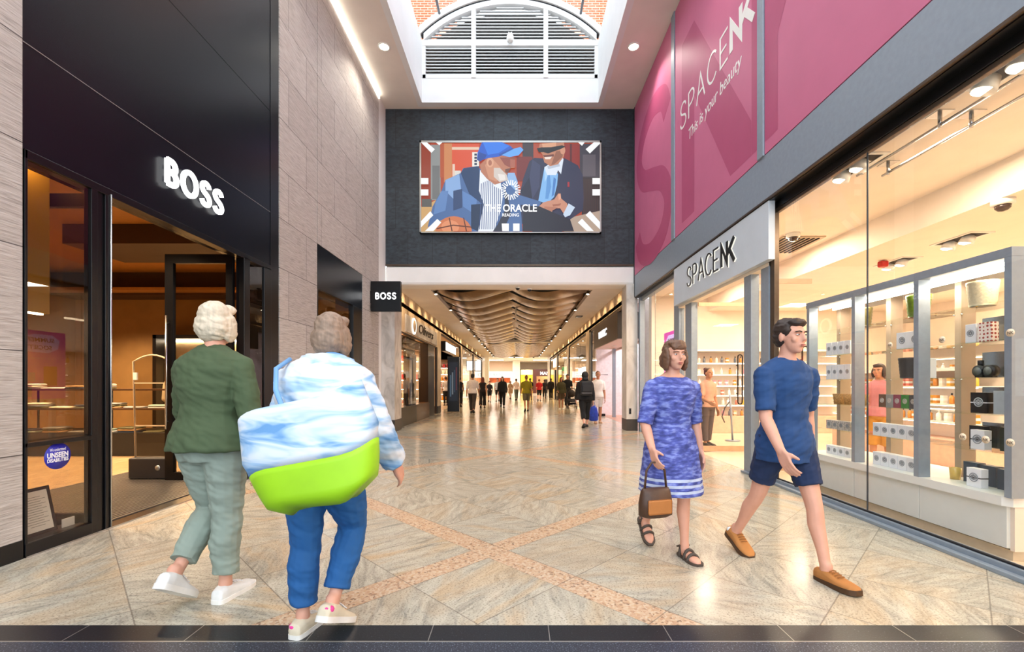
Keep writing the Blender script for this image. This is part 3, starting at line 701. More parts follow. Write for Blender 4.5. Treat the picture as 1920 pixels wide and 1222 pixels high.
carton('white emblem box with a black band on the lowest glass shelf', 3.72, 3.645, .769, .06, .11, .155, BOXW, ros=.034, ribbon=BLK)
carton('black candle box with an emblem behind the white banded box', 3.82, 3.75, .769, .05, .12, .18, BLK, ros=.028, rm=mat('silver_ink', '#aeb4b6', .4))
carton('dark green folded box on the lowest glass shelf by the end post', 3.80, 3.50, .769, .05, .10, .19, mat('dark_green_card', '#26332c', .5))
carton('navy gift box on the white counter beside the gold tumbler', 3.80, 3.78, .47, .07, .12, .17, NAVY); carton('navy gift box on the white counter behind the white banded box', 3.80, 3.64, .47, .07, .12, .165, NAVY)
carton('navy gift box on the white counter in front of the grey end post', 3.78, 3.49, .47, .07, .12, .16, NAVY)
carton('white emblem gift box with a dark band standing on the counter', 3.66, 3.615, .47, .06, .115, .15, BOXW, ros=.032, ribbon=BLK)
t = thing('tumbler', 'small gold glass tumbler on the white counter', 'glass', (3.8, 3.9, .47)); MB(t).lathe([(0, .4705), (.034, .4705), (.042, .57), (.038, .57), (.032, .48), (0, .48)], (3.80, 3.91, 0), n=20).build('cup', mat('gold_glass', '#d9b45e', .15))
# middle bay
carton('wide white box with two emblems on the second glass shelf from the top', 3.72, 4.29, 1.636, .06, .27, .16, BOXW, name='gift_box')
for y in (4.36, 4.22): rosette([o for o in C.objects if o.get('label', '').startswith('wide white box')][0], 3.7193, y, 1.72, .032)
planter('black tapered tub on the middle glass shelf', 3.80, 4.37, 1.35, .085, .20, BLK, 'candle_tub')
carton('white narrow box beside the black tapered tub', 3.78, 4.20, 1.35, .07, .12, .185, BOXW)
for k, (y, c, w) in enumerate(((4.575, '#6b4a35', 'brown'), (4.485, '#8f918c', 'grey'), (4.395, '#8a3c50', 'maroon'), (4.305, '#2f8030', 'bright green'), (4.215, '#3b3a40', 'charcoal'))):
    carton('%s emblem box in the row of five coloured boxes' % w, 3.70, y, 1.063, .08, .086, .13, mat('card_'+w.replace(' ', '_'), c, .5), 'row of coloured candle boxes', ros=.022, rm=mat('pale_ink', '#c9c2b8', .5))
for zz, wh, gp in ((.769, 'white emblem box in the row of five on the lowest glass shelf', 'white boxes on the lowest glass shelf'), (.47, 'white emblem box in the row of five on the white counter', 'white boxes on the counter')):
    base = carton(wh, 3.68, 4.62, zz, .09, .096, .13, BOXW, gp, ros=.026)
    for k in range(1, 5): dup(base, base.location+Vector((0, -.102*k, 0)))
# far bay
for zz, wh, gp, h in ((1.636, 'small white emblem box in the stepped row on the second glass shelf', 'white boxes on the second glass shelf', .15), (1.35, 'pale silver emblem box on the middle glass shelf', 'silver boxes on the middle glass shelf', .17), (.769, 'patterned silver box on the lowest glass shelf', 'patterned boxes on the lowest shelf', .10), (.47, 'white emblem box in the row on the counter behind the walking man', 'white boxes on the far counter', .10)):
    base = carton(wh, 3.70, 5.36, zz, .08, .09, h, BOXW if zz != .769 else mat('silver_pattern', '#b9b4ae', .4, var=.4, scale=60), gp, ros=.022)
    for k in range(1, 4): dup(base, base.location+Vector((0, -.10*k, 0)))
for k in range(3):
    t = thing('wicker_basket', 'tan wicker basket on the glass shelf behind the walking man', 'basket', (3.8, 5.32-.17*k, 1.063), 0, 'wicker baskets on the far shelf')
    MB(t).lathe([(0, 1.0635), (.055, 1.0635), (.07, 1.18), (.06, 1.18), (.05, 1.08), (0, 1.08)], (3.8, 5.32-.17*k, 0), n=18).build('bowl', mat('wicker', '#b58a55', .7, var=.4, scale=80))
# magenta poster in the far window
mp_ = thing('poster', 'magenta SUMMER SOCIETY poster standing in the shop window', 'poster', (3.5, 9.9, 0))
MB(mp_).box(3.50, 3.53, 9.66, 10.80, .95, 2.50).build('board', mat('magenta_print', '#c83aa0', .5, emit=.9, var=.03))  # printed board given an added glow so it reflects in the glass opposite
MB(mp_).box(3.48, 3.56, 9.9, 10.0, .002, .95).box(3.48, 3.56, 10.46, 10.56, .002, .95).build('leg', WHITEP)
MB(mp_).flat([(3.4985, a, b) for a, b in ((9.80,2.14),(9.9,2.02),(10.4,2.0),(10.62,2.1),(10.66,2.3),(10.5,2.42),(10.1,2.42),(9.92,2.36),(9.84,2.28))]).build('cloud_print', mat('pale_lilac_print', '#c9b2e2', .5, emit=.9))  # cloud print carries the same added glow as the board
PURP = mat('deep_violet_ink', '#5a1460', .5)
text('SUMMER', .13, (3.498, 10.24, 2.25), '-X', PURP, .0005, .003, .1, 'CENTER', mp_, width=.62); text('SOCIETY', .13, (3.498, 10.20, 2.08), '-X', PURP, .0005, .003, .1, 'CENTER', mp_, width=.6)
text('Summer beauty starts here', .05, (3.498, 10.22, 1.86), '-X', WHITEP, .0005, 0, 0, 'CENTER', mp_, width=.75)
for y0, y1, z0, z1, c, e in ((10.3, 10.6, 1.25, 1.7, '#d8743a', 'orange'), (9.95, 10.12, 1.35, 1.55, '#7fb8e8', 'blue'), (9.76, 10.05, 1.0, 1.22, '#3c5fc0', 'cobalt'), (9.68, 9.74, 1.0, 1.3, '#c02828', 'scarlet')):
    MB(mp_).box(3.4975, 3.4995, y0, y1, z0, z1).build('bottle_print', mat('print_'+e, c, .5))
# shelving on the far and side walls of the shop
BOTT = [('amber', '#c9822e'), ('coral', '#d8705a'), ('ivory', '#eadfce'), ('rose', '#d890a0'), ('sand', '#c8a678'), ('white', '#f0eee8'), ('gold', '#d9a83a'), ('slate', '#58606a')]
def bottle_proto(cname, col, label, group, kind):
    t = thing('bottle' if kind == 0 else 'product_box', label, 'bottle' if kind == 0 else 'box', (0, 0, -5), 0, group)
    z = -5
    if kind == 0:
        MB(t).lathe([(0, z), (.032, z), (.034, z+.02), (.034, z+.11), (.014, z+.13), (.014, z+.135), (0, z+.135)], (0, 0, 0), n=14).build('flask', mat('flask_'+cname, col, .3))
        MB(t).cyl((0, 0, z+.135), (0, 0, z+.17), .013, n=10).build('cap', BLK if cname in ('amber', 'gold', 'slate') else WHITEP)
    else:
        MB(t).box(-.035, .035, -.03, .03, z, z+.13).build('carton', mat('flask_'+cname, col, .3)); MB(t).box(-.0355, .0355, -.0305, .0305, z+.045, z+.085).build('band', PAPER if cname != 'white' else mat('band_pink', '#d58a98', .5))
    return t
def shelving(label, x0, x1, y0, y1, zs, face, base_h=.45, top=2.15):
    """open lit shelves; face is the side goods look towards"""
    t = thing('shelving_unit', label, 'shelves', ((x0+x1)/2, (y0+y1)/2, 0))
    if face == '-Y':
        MB(t).box(x0, x1, y1-.03, y1, .002, top).build('back_board', CREAM); b = (x0, x1, y0, y1-.03)
    else:
        MB(t).box(x1-.03, x1, y0, y1, .002, top).build('back_board', CREAM); b = (x0, x1-.03, y0, y1)
    MB(t).box(*b, .002, base_h, bev=.004).build('base', mat('rosy_panel', '#d9b39c', .45))
    for z in zs: MB(t).box(*b, z-.025, z).build('shelf', WHITEP)
    for z in zs:
        if face == '-Y': MB(t).box(x0, x1, y0+.02, y0+.05, z-.032, z-.025).build('strip_lamp', LAMPC)
        else: MB(t).box(x0+.02, x0+.05, y0, y1, z-.032, z-.025).build('strip_lamp', LAMPC)
    MB(t).box(*b, top, top+.05).build('top_board', WHITEP)
    return t
shelving('lit cosmetics shelving along the far wall of the beauty shop', 4.5, 8.6, 11.80, 12.34, (.74, 1.0, 1.26, 1.55, 1.85), '-Y')
shelving('lit cosmetics shelving along the inner side wall of the beauty shop', 9.95, 10.48, 3.5, 11.6, (.74, 1.03, 1.32, 1.61, 1.9), '-X')
shelving('low lit gondola of amber bottles in the middle of the beauty shop', 6.7, 7.2, 6.6, 9.6, (.70, .98, 1.26), '-X', .42, 1.5)
protos = {}
def stock(where, spots, kinds, group):
    for i, p in enumerate(spots):
        c, col = kinds[random.randrange(len(kinds))]; kd = random.randrange(2); key = (where, c, kd)
        lab = '%s %s standing on %s' % (c, 'bottle' if kd == 0 else 'carton', where)
        if key not in protos:
            protos[key] = bottle_proto(c, col, lab, group, kd); o = protos[key]
            o.location = p; continue
        dup(protos[key], p)
sp = []
for z in (.45, .74, 1.0, 1.26, 1.55, 1.85):
    x = 4.6
    while x < 7.3: sp.append((x, 11.95, z+.001)); x += random.uniform(.13, .24)
# children of prototypes were built around z = -5, so shift them back to the root
stock('the far wall shelving of the beauty shop', sp, BOTT, 'goods on the far wall shelving')
sp = []
for z in (.74, 1.03, 1.32, 1.61):
    y = 6.6
    while y < 11.5: sp.append((10.1, y, z+.001)); y += random.uniform(.15, .26)
stock('the side wall shelving of the beauty shop', sp, BOTT, 'goods on the side wall shelving')
sp = []
for z in (.70, .98, 1.26):
    y = 6.7
    while y < 9.5: sp.append((6.82, y, z+.001)); y += random.uniform(.10, .16)
stock('the low gondola', sp, [BOTT[0], BOTT[6], BOTT[1], BOTT[2]], 'goods on the low gondola')
t = thing('hoop_stand', 'slim grey display stand with a curved arm beyond the open glass door', 'stand', (4.9, 10.2, 0))
MB(t).cyl((4.86, 10.2, .002), (4.80, 10.2, 1.05), .022, n=10).build('post', GREY); MB(t).tube([(4.80, 10.2, .9), (4.68, 10.2, .75), (4.62, 10.2, .55), (4.68, 10.2, .42)], .014).build('arm', GREYD)
MB(t).cyl((4.86, 10.2, .001), (4.86, 10.2, .02), .16, n=20).build('foot', GREY)

# ------------------------------------------------------------------ the menswear shop
wl = sroot('window_4', (XL, 3.6, 0))
frame(wl, [(-3.78, -3.665, 3.345, 3.87, .012, .105), (-3.78, -3.67, 3.345, 3.365, .1, 3.05), (-3.78, -3.67, 3.345, 3.87, .82, .855), (-3.74, -3.672, 3.87, 3.93, 0, 3.05), (-3.80, -3.69, 3.93, 4.00, 0, 3.05), (-3.74, -3.672, 4.0, 4.055, 0, 3.05), (-3.78, -3.67, 3.345, 6.68, 2.98, 3.05)], BLACK)
MB(wl).box(-3.70, -3.69, 3.365, 3.87, .105, 2.98).build('pane', GLASSB)
MB(wl).box(-3.80, -3.66, 3.345, 6.68, -.002, .012).build('threshold', CHROME)
MB(wl).cyl((-3.665, 4.045, .01), (-3.665, 4.045, 3.0), .008, n=8).build('gasket', CHROME)
w5 = sroot('window_5', (XL, 6.3, 0))
frame(w5, [(-3.78, -3.67, 6.02, 6.15, 0, 3.0), (-3.78, -3.67, 6.50, 6.68, 0, 3.0), (-3.78, -3.67, 6.15, 6.5, 0, .10)], BLACK)
MB(w5).box(-3.70, -3.69, 6.15, 6.50, .10, 3.0).build('pane', GLASSB)
for nm, yy in (('door_3', 4.09), ('door_4', 6.0)):
    d = sroot(nm, (-3.8, yy, 0)); x0, x1 = -4.70, -3.80
    MB(d).box(x0, x1, yy-.025, yy+.025, 2.90, 3.02).box(x0, x1, yy-.025, yy+.025, .02, .12).box(x0, x0+.11, yy-.025, yy+.025, .12, 2.90).box(x1-.09, x1, yy-.025, yy+.025, .12, 2.90).build('door_frame', BLACK)
    MB(d).box(x0+.11, x1-.09, yy-.005, yy+.005, .12, 2.90).build('pane', GLASSB)
    MB(d).cyl((x0+.055, yy-.07, .7), (x0+.055, yy-.07, 2.2), .015, n=10).cyl((x0+.055, yy-.07, .8), (x0+.055, yy-.02, .8), .01, n=8).cyl((x0+.055, yy-.07, 2.1), (x0+.055, yy-.02, 2.1), .01, n=8).build('door_handle', CHROME)
wall('floor', -10.3, -3.75, 2.4, 10.7, -.10, .002, WOOD)
wall('wall_left', -10.3, -3.9, 10.45, 10.75, 0, 4.0, TANWALL); wall('wall_left', -10.5, -10.3, 2.4, 10.7, 0, 4.0, TANWALL); wall('wall_left', -10.3, -4.1, 2.2, 2.4, 0, 4.0, TANWALL)
DKC = mat('dark_brown_ceiling', '#3a2717', .6); AMB = mat('amber_ceiling', '#9a6a2c', .6)
wall('ceiling', -10.3, -3.8, 2.4, 10.6, 3.75, 3.85, AMB)
wall('ceiling', -10.3, -3.8, 2.4, 4.2, 3.40, 3.75, DKC); wall('ceiling', -7.0, -3.8, 6.9, 8.0, 3.45, 3.75, DKC); wall('ceiling', -10.3, -3.8, 9.9, 10.45, 3.25, 3.75, DKC); wall('ceiling', -10.3, -3.8, 9.6, 9.9, 3.30, 3.36, AMB)
for x, y, p in ((-4.8, 5.2, 300), (-6.0, 5.0, 340), (-7.6, 6.2, 460), (-8.6, 8.6, 620), (-6.4, 9.0, 620), (-5.0, 7.6, 380), (-9.2, 4.6, 320)):
    light('shop_lamp', 'SPOT', (x, y, 3.38), p, GOLD, .1, (0, 0, 0), 130)
    if y > 4.4 and y < 7: downlight(x, y, 3.749, 'small lit downlight in the amber ceiling of the menswear shop', .075, 0, group='downlights of the menswear shop')
mt_ = thing('entrance_mat', 'ribbed metal entrance mat inside the black shop doorway', 'mat', (-4.6, 5, 0)); MB(mt_).box(-5.7, -3.83, 3.9, 6.6, .002, .010).build('base', RUBBER)
q = MB(mt_)
for k in range(38): q.box(-5.68+k*.049, -5.68+k*.049+.026, 3.9, 6.6, .010, .016)
q.build('rib', mat('ribbed_steel', '#a8a096', .3, .8))
# two tier table with folded clothes
tb = thing('display_table', 'low black table with a raised shelf of folded clothes in the menswear shop', 'table', (-8, 8.4, 0))
MB(tb).box(-9.6, -6.3, 8.05, 8.95, .002, .42, bev=.004).build('base', BLK)
MB(tb).box(-9.5, -6.4, 8.15, 8.9, .82, .85).build('shelf', mat('walnut_board', '#4a3220', .4)); MB(tb).box(-9.5, -6.4, 8.4, 8.9, 1.17, 1.20).build('shelf', mat('walnut_board', '#4a3220', .4))
q = MB(tb)
for x in (-9.45, -8.0, -6.45): q.cyl((x, 8.85, .42), (x, 8.85, 1.18), .018, n=8)
q.build('post', BLACK)
FAB = [('cream', '#e8dcc6'), ('white', '#ecebe6'), ('sage', '#9fb0a0'), ('navy', '#2b3446'), ('tan', '#b08a5c'), ('olive', '#5a5638'), ('grey', '#8b8a86')]
def folded(label, x, y, z, m, group=None, w=.30, d=.26, h=.028):
    t = thing('folded_shirt', label, 'clothes', (x, y, z), random.uniform(-.12, .12), group); b = MB(t, (0, 0, 0))
    rr = []
    for k in range(7):
        a = -w/2+w*k/6; hh = h*(.82+.3*random.random())
        rr.append([(a, -d/2, .001), (a, d/2, .001), (a, d/2+.006, hh*.6), (a, d/2-.02, hh), (a, 0, hh*1.1), (a, -d/2+.02, hh), (a, -d/2-.006, hh*.5)])
    b.loft(rr).build('cloth', m); return t
for row, (z, y, nm) in enumerate(((.42, 8.20, 'black base'), (.85, 8.32, 'raised shelf'), (1.20, 8.6, 'topmost board'))):
    for i in range(7 if row < 2 else 4):
        x = -9.3+i*.45+(.0 if row < 2 else .0); n = 1+(i+row) % 3
        for k in range(n):
            f = FAB[(i*2+row*3+k) % 7]
            folded('%s folded shirt in the piles on the %s of the clothes table' % (f[0], nm), x, y, z+k*.034, mat('cloth_'+f[0], f[1], .8, bump=.2), 'folded clothes on the low table')
# security gate at the door
gt = thing('security_gate', 'clear arched anti theft gate with a dark base inside the doorway', 'gate', (-4.98, 6.1, 0))
GX0, GX1, GY = -5.24, -4.72, 6.12
MB(gt).box(GX0, GX1+.01, GY-.09, GY+.09, .017, .30, bev=.02).build('base', mat('dark_grey_plastic', '#26262a', .45)); MB(gt).cyl((GX1-.12, GY-.092, .17), (GX1-.12, GY-.09, .17), .035, n=18).build('emblem', SILVER)
top = [(GX0+.03, GY, .3), (GX0+.0, GY, 1.60)]+[(GX0+(GX1-GX0)*i/8, GY, 1.60+.09*math.sin(PI*i/8)) for i in range(1, 8)]+[(GX1, GY, 1.60), (GX1-.02, GY, .3)]
MB(gt).tube(top, .012, n=8).build('frame', mat('clear_edge_acrylic', '#d8c2a0', .2))
pn = MB(gt); pn.prism([(a, b) for a, _, b in top], 'y', GY-.004, GY+.004); pn.build('panel', GLASSB)
MB(gt).box(GX0, GX1, GY-.008, GY+.008, 1.30, 1.315).box(GX0+.02, GX1-.01, GY-.008, GY+.008, .72, .735).build('crossbar', mat('clear_edge_acrylic', '#d8c2a0', .2)); MB(gt).box(GX0+.01, GX0+.06, GY-.02, GY, 1.35, 1.45).build('sensor', WHITEP)
# niche, rail and jackets
nc = thing('wardrobe_niche', 'black framed wardrobe niche with a lit cream back', 'wardrobe', (-7.0, 10.3, 0)); NX0, NX1 = -8.1, -5.0
MB(nc).box(NX0, NX0+.08, 9.95, 10.44, .002, 2.38).box(NX1-.08, NX1, 9.95, 10.44, .002, 2.38).box(NX0, NX1, 9.95, 10.44, 2.30, 2.38).build('frame', BLACK)
MB(nc).box(NX0+.08, NX1-.08, 10.40, 10.44, .002, 2.30).build('back_panel', mat('cream_back', '#dcc39a', .6)); MB(nc).box(NX0+.1, NX1-.1, 10.36, 10.40, 2.26, 2.295).build('strip_lamp', LAMP)
light('niche_lamp', 'AREA', (-6.5, 10.15, 2.25), 14, GOLD, .15, (0, 0, 0), sy=2.8)
rl = thing('clothes_rail', 'black clothes rail with jackets in front of the niche', 'rail', (-6.4, 9.4, 0))
MB(rl).tube([(-7.4, 9.4, .02), (-7.4, 9.4, 1.72), (-5.2, 9.4, 1.72), (-5.2, 9.4, .02)], .014).build('frame', BLACK); MB(rl).box(-7.42, -7.38, 9.1, 9.7, .002, .03).box(-5.22, -5.18, 9.1, 9.7, .002, .03).build('foot', BLACK)
def jacket(label, x, m, group=None):
    t = thing('jacket', label, 'jacket', (x, 9.4, 1.70)); b = MB(t)
    f = lambda z, hw, d: [(x+hw*math.cos(a), 9.4+d*math.sin(a), z) for a in [2*PI*i/14 for i in range(14)]]
    b.loft([f(1.62, .06, .05), f(1.58, .10, .06), f(1.53, .21, .08), f(1.40, .23, .10), f(1.10, .22, .10), f(1.0, .23, .10), f(.97, .21, .09)])
    b.build('torso', m)
    for s_ in (-1, 1): MB(t).tube([(x+s_*.18, 9.4, 1.50), (x+s_*.29, 9.38, 1.25), (x+s_*.31, 9.36, .98)], [.075, .065, .055], round_=True).build('sleeve', m)
    MB(t).tube([(x, 9.4, 1.60), (x, 9.4, 1.67), (x+.02, 9.4, 1.70), (x, 9.4, 1.735), (x-.02, 9.4, 1.72)], .004, n=6).build('hanger', CHROME)
for x, nm, c in ((-7.05, 'beige', '#d8c19a'), (-6.30, 'khaki', '#8a7a55'), (-5.55, 'navy', '#2b3446')): jacket('%s blouson jacket hanging on the black clothes rail' % nm, x, mat('cloth_jacket_'+nm, c, .85, bump=.2))
lb = thing('mustard_banner', 'mustard yellow hanging display panel behind the shop window', 'banner', (-4.2, 3.9, 2.3)); MB(lb).box(-4.24, -4.20, 3.45, 4.03, 1.92, 3.38, bev=.004).build('board', mat('mustard_board', '#b07d1c', .6, var=.06, scale=2)); MB(lb).box(-4.235, -4.205, 3.5, 3.98, 1.905, 1.92).build('strip_lamp', LAMP)
light('panel_lamp', 'POINT', (-4.05, 3.8, 3.2), 5, GOLD, .05)
# notices in that window
cf = thing('framed_notice', 'black framed certificate leaning inside the shop window', 'notice', (-3.79, 3.56, .0)); mt4 = Matrix.Translation((-3.79, 3.56, .1)) @ Matrix.Rotation(R(-12), 4, 'Y')
MB(cf).box(-.008, .008, -.135, .135, .004, .375, mtx=mt4).build('frame', BROWNM); MB(cf).box(.008, .0095, -.108, .108, .032, .348, mtx=mt4).build('sheet', PAPER)
q = MB(cf)
for k in range(13): q.box(.0095, .0100, -.06-.03*(k % 3 != 0), .05+.035*(k % 2), .30-k*.019, .3045-k*.019, mtx=mt4)
q.build('text_line', mat('grey_ink', '#9a9a98', .6))
MB(cf).box(-3.90, -3.79, 3.36, 3.86, .002, .10).build('ledge', BLACK)
tag(MB(origin=(-3.79, 3.79, .1)).box(-3.80, -3.79, 3.74, 3.84, .10, .17).build('leaflet', PAPER), 'small torn white leaflet beside the certificate', 'leaflet')
st = thing('window_sticker', 'round blue UNSEEN DISABILITIES sticker on the shop window', 'sticker', (-3.685, 3.60, .72))
MB(st).cyl((-3.6895, 3.60, .72), (-3.687, 3.60, .72), .104, n=40).build('disc', mat('cobalt_vinyl', '#2a2aa8', .4)); WV = mat('white_vinyl', '#f2f2f6', .5)
text('We understand', .036, (-3.6865, 3.60, .762), '+X', WV, .0004, 0, 0, 'CENTER', st, width=.125); text('UNSEEN', .056, (-3.6865, 3.60, .712), '+X', WV, .0004, .002, 0, 'CENTER', st, width=.165); text('DISABILITIES', .04, (-3.6865, 3.60, .677), '+X', WV, .0004, .001, 0, 'CENTER', st, width=.165)
# facade lettering and the projecting sign
bs = thing('shop_sign', 'large glowing white BOSS letters on the black facade', 'sign', (XL, 5.1, 3.35))
letters('BOSS', .25, (XL+.02, 4.66, 3.385), '+X', LIT, .053, .024, bs, total=.875, wscale=.98)
ps = thing('projecting_sign', 'square black projecting box sign with white BOSS lettering', 'sign', (-3.3, 11.2, 3.1)); MB(ps).box(-3.66, -2.92, 11.14, 11.26, 3.09, 3.84, bev=.01).build('box', BLACK); MB(ps).box(-3.70, -3.66, 11.17, 11.23, 3.3, 3.6).build('bracket', BLACK)
letters('BOSS', .145, (-3.54, 11.14, 3.40), '-Y', LIT, .029, .006, ps, total=.50, wscale=.98)
# second window further along with the sale screen
w6 = sroot('window_6', (XL, 9.4, 0)); frame(w6, [(-3.80, -3.69, 8.245, 10.605, 0, .10), (-3.80, -3.688, 10.05, 10.605, .1, 3.05), (-3.80, -3.688, 8.245, 8.29, .1, 3.05)], BLACK); MB(w6).box(-3.74, -3.73, 8.29, 10.05, .10, 3.05).build('pane', GLASSB)
sc_ = thing('sale_screen', 'pale blue lit SALE screen in the second black window', 'screen', (-3.9, 9, 1.0)); MB(sc_).box(-3.95, -3.88, 8.36, 9.62, 1.02, 2.27).build('case', BLACK); MB(sc_).box(-3.88, -3.876, 8.38, 9.60, 1.04, 2.25).build('display', emat('pale_blue_screen', '#b9d4ee', 2.2)); MB(sc_).box(-3.94, -3.90, 8.9, 9.1, .002, 1.02).build('stand', BLACK)
SR = emat('screen_red', '#d04848', 1.6); SWH = emat('screen_cream', '#f2ece4', 2.2); SSK = emat('screen_skin', '#8a5c44', 1.6)
for z in (1.12, 1.34): text('SALE', .19, (-3.8755, 8.99, z), '+X', SR, .0005, .003, 0, 'CENTER', sc_, width=.95)
for y in (8.68, 9.25): MB(sc_).flat([(-3.8754, y+a, b) for a, b in ((-.22,1.55),(.22,1.55),(.24,1.8),(.16,1.92),(-.16,1.92),(-.24,1.8))]).build('figure_print', SWH); MB(sc_).flat([(-3.8752, y+.075*math.cos(t), 2.02+.10*math.sin(t)) for t in [2*PI*i/16 for i in range(16)]]).build('face_print', SSK)
# ------------------------------------------------------------------ the video screen: a flat picture of coloured shapes
vs_ = thing('video_screen', 'large lit advertising screen on the dark slate wall', 'screen', (-.22, YE, 5.4))
ZX = 355/1920.; PXS = lambda zx, zy: (780+zx*ZX, 255+zy*ZX)
def SC(zx, zy, k): 
    px, py = PXS(zx, zy); D = YE-.075
    return ((px-VPX)*D/FOC, D-.0006*k, CAM_Z+(VPY-py)*D/FOC)
fx0, _, fz1 = SC(38, 50, 0); fx1, _, fz0 = SC(1878, 985, 0)
b = MB(vs_); e = .055
b.box(fx0, fx1, YE-.10, YE, fz1-e, fz1).box(fx0, fx1, YE-.10, YE, fz0, fz0+e*.6).box(fx0, fx0+e*.8, YE-.10, YE, fz0, fz1).box(fx1-e*.8, fx1, YE-.10, YE, fz0, fz1)
b.build('frame', SILVER); MB(vs_).box(fx0, fx1, YE-.07, YE, fz0, fz1).build('backing', BLACK)
PIC = []; PM = []; PMI = {}
def pc(col, pts):
    if col not in PMI:
        PMI[col] = len(PM); PM.append(emat('screen_'+col.strip('#'), col, .86))
    PIC.append((PMI[col], pts))
def rect(c, x0, y0, x1, y1): pc(c, [(x0, y0), (x1, y0), (x1, y1), (x0, y1)])
def disc(c, x, y, rx, ry, n=28, a=0): 
    ca, sa = math.cos(a), math.sin(a)
    pc(c, [(x+rx*math.cos(2*PI*i/n)*ca-ry*math.sin(2*PI*i/n)*sa, y+rx*math.cos(2*PI*i/n)*sa+ry*math.sin(2*PI*i/n)*ca) for i in range(n)])
rect('#a8452c', 52, 66, 1862, 972)
rect('#8f3520', 52, 66, 150, 640); rect('#8a8d8c', 150, 90, 250, 650); rect('#6d6f70', 165, 300, 240, 640); rect('#b0522e', 245, 75, 285, 420); rect('#c78252', 285, 75, 365, 470)
rect('#d4512f', 365, 78, 640, 420); rect('#dfc5ac', 365, 112, 640, 140); rect('#e6e3da', 570, 165, 640, 310)
for k in range(4): rect('#2b3450', 592, 178+32*k, 618, 200+32*k)
rect('#e0c6b4', 370, 285, 395, 420); rect('#d9d4cc', 395, 352, 455, 400); pc('#c9a06a', [(52,720),(230,640),(370,760),(380,972),(52,972)]); rect('#5a5a58', 60, 640, 160, 720)
rect('#3a3238', 1080, 70, 1190, 470); rect('#752a26', 1020, 210, 1180, 460); rect('#8a2a22', 1500, 80, 1680, 400); rect('#571c1c', 1560, 80, 1580, 330)
rect('#3c3a44', 1660, 80, 1862, 420); rect('#5a545c', 1690, 190, 1820, 410); rect('#2c2226', 1680, 420, 1862, 800)
for k in range(8): rect('#4a332c', 1700+k*20, 440, 1706+k*20, 790)
pc('#b09a88', [(1560,830),(1862,760),(1862,972),(1500,972)])
# seated man on the far side: suit, shirt, head, sunglasses
pc('#2b2f4a', [(1060,560),(1085,440),(1150,260),(1200,225),(1300,230),(1420,330),(1500,225),(1640,300),(1690,400),(1700,640),(1690,760),(1560,850),(1480,972),(1180,972),(1060,880),(1040,700)])
pc('#1f2238', [(1060,560),(1150,420),(1190,560),(1180,640),(1080,600)]); pc('#3a3f5e', [(1180,240),(1260,300),(1250,520),(1180,640),(1150,420)])
pc('#7fb4e6', [(1300,330),(1380,300),(1440,390),(1430,500),(1400,620),(1330,690),(1240,660),(1270,500)]); pc('#5b93cf', [(1330,420),(1355,380),(1370,520),(1340,640),(1310,640)]); pc('#4a7fc0', [(1395,420),(1420,440),(1400,600),(1375,620)]); pc('#a7cdf0', [(1300,330),(1330,310),(1330,420),(1305,470)])
pc('#d9e2ee', [(1300,320),(1480,210),(1495,240),(1470,390),(1440,350),(1420,400),(1330,400)])
pc('#b3bccb', [(1330,310),(1450,280),(1460,310),(1340,340)])
pc('#b77a5c', [(1255,80),(1500,72),(1510,150),(1500,210),(1440,290),(1360,310),(1300,270),(1280,190),(1240,140)]); pc('#d49b78', [(1275,80),(1420,72),(1420,130),(1290,150)]); pc('#8f5a42', [(1420,160),(1500,150),(1480,220),(1400,290),(1370,300)])
disc('#c98d70', 1487, 150, 26, 42); pc('#16161c', [(1225,130),(1270,120),(1370,118),(1480,98),(1515,112),(1470,135),(1385,165),(1340,182),(1290,168),(1245,172)])
pc('#e9d8cc', [(1300,215),(1385,205),(1360,240),(1310,240)]); pc('#6d3a30', [(1285,200),(1395,190),(1400,212),(1300,218)]); rect('#a32a34', 1535, 470, 1555, 520)
# man at the front: jacket, striped shirt, head, cap
pc('#4a6a9c', [(120,930),(170,720),(260,560),(300,450),(455,380),(480,330),(620,310),(830,480),(900,400),(1000,380),(1030,460),(1040,600),(1270,670),(1250,720),(1060,700),(1080,972),(560,972),(540,900),(360,820),(200,880)])
pc('#86a8d6', [(300,450),(440,390),(460,560),(380,640),(300,560)]); pc('#2e456e', [(380,560),(470,540),(470,730),(380,760)]); pc('#5f83b8', [(200,680),(260,560),(330,560),(300,760),(180,800)]); pc('#5c82b9', [(470,560),(620,640),(600,800),(480,720)]); pc('#223c63', [(455,380),(490,330),(640,310),(650,440),(760,600),(680,700),(540,590)]); pc('#18304f', [(560,700),(690,690),(640,972),(560,940)])
pc('#e6ebf3', [(650,350),(780,480),(860,480),(880,620),(860,760),(790,972),(630,972),(690,700),(640,560)])
for k in range(11):
    x = 662+k*19; pc('#3b4f80', [(x, 440+abs(k-5)*9+(60 if k > 6 else 0)), (x+7, 440+abs(k-5)*9+(60 if k > 6 else 0)), (x-12+k*2, 950), (x-19+k*2, 950)])
pc('#2a2f40', [(860,470),(900,560),(900,760),(830,900),(780,972),(880,972),(960,800),(930,600)]); pc('#8fb3de', [(930,380),(1000,380),(1030,470),(1010,560),(930,480)])
pc('#b5765a', [(650,300),(720,230),(860,210),(1000,225),(1005,290),(1000,330),(960,330),(940,370),(920,390),(930,450),(860,480),(800,500),(720,440),(660,370)]); pc('#c98d6e', [(700,300),(780,240),(860,330),(820,470),(740,440)])
pc('#cfc3ba', [(790,330),(850,330),(920,400),(935,455),(850,475),(790,420)]); pc('#e4dcd6', [(830,390),(900,400),(910,450),(850,460)]); pc('#6b4438', [(905,345),(965,330),(930,385),(905,375)])
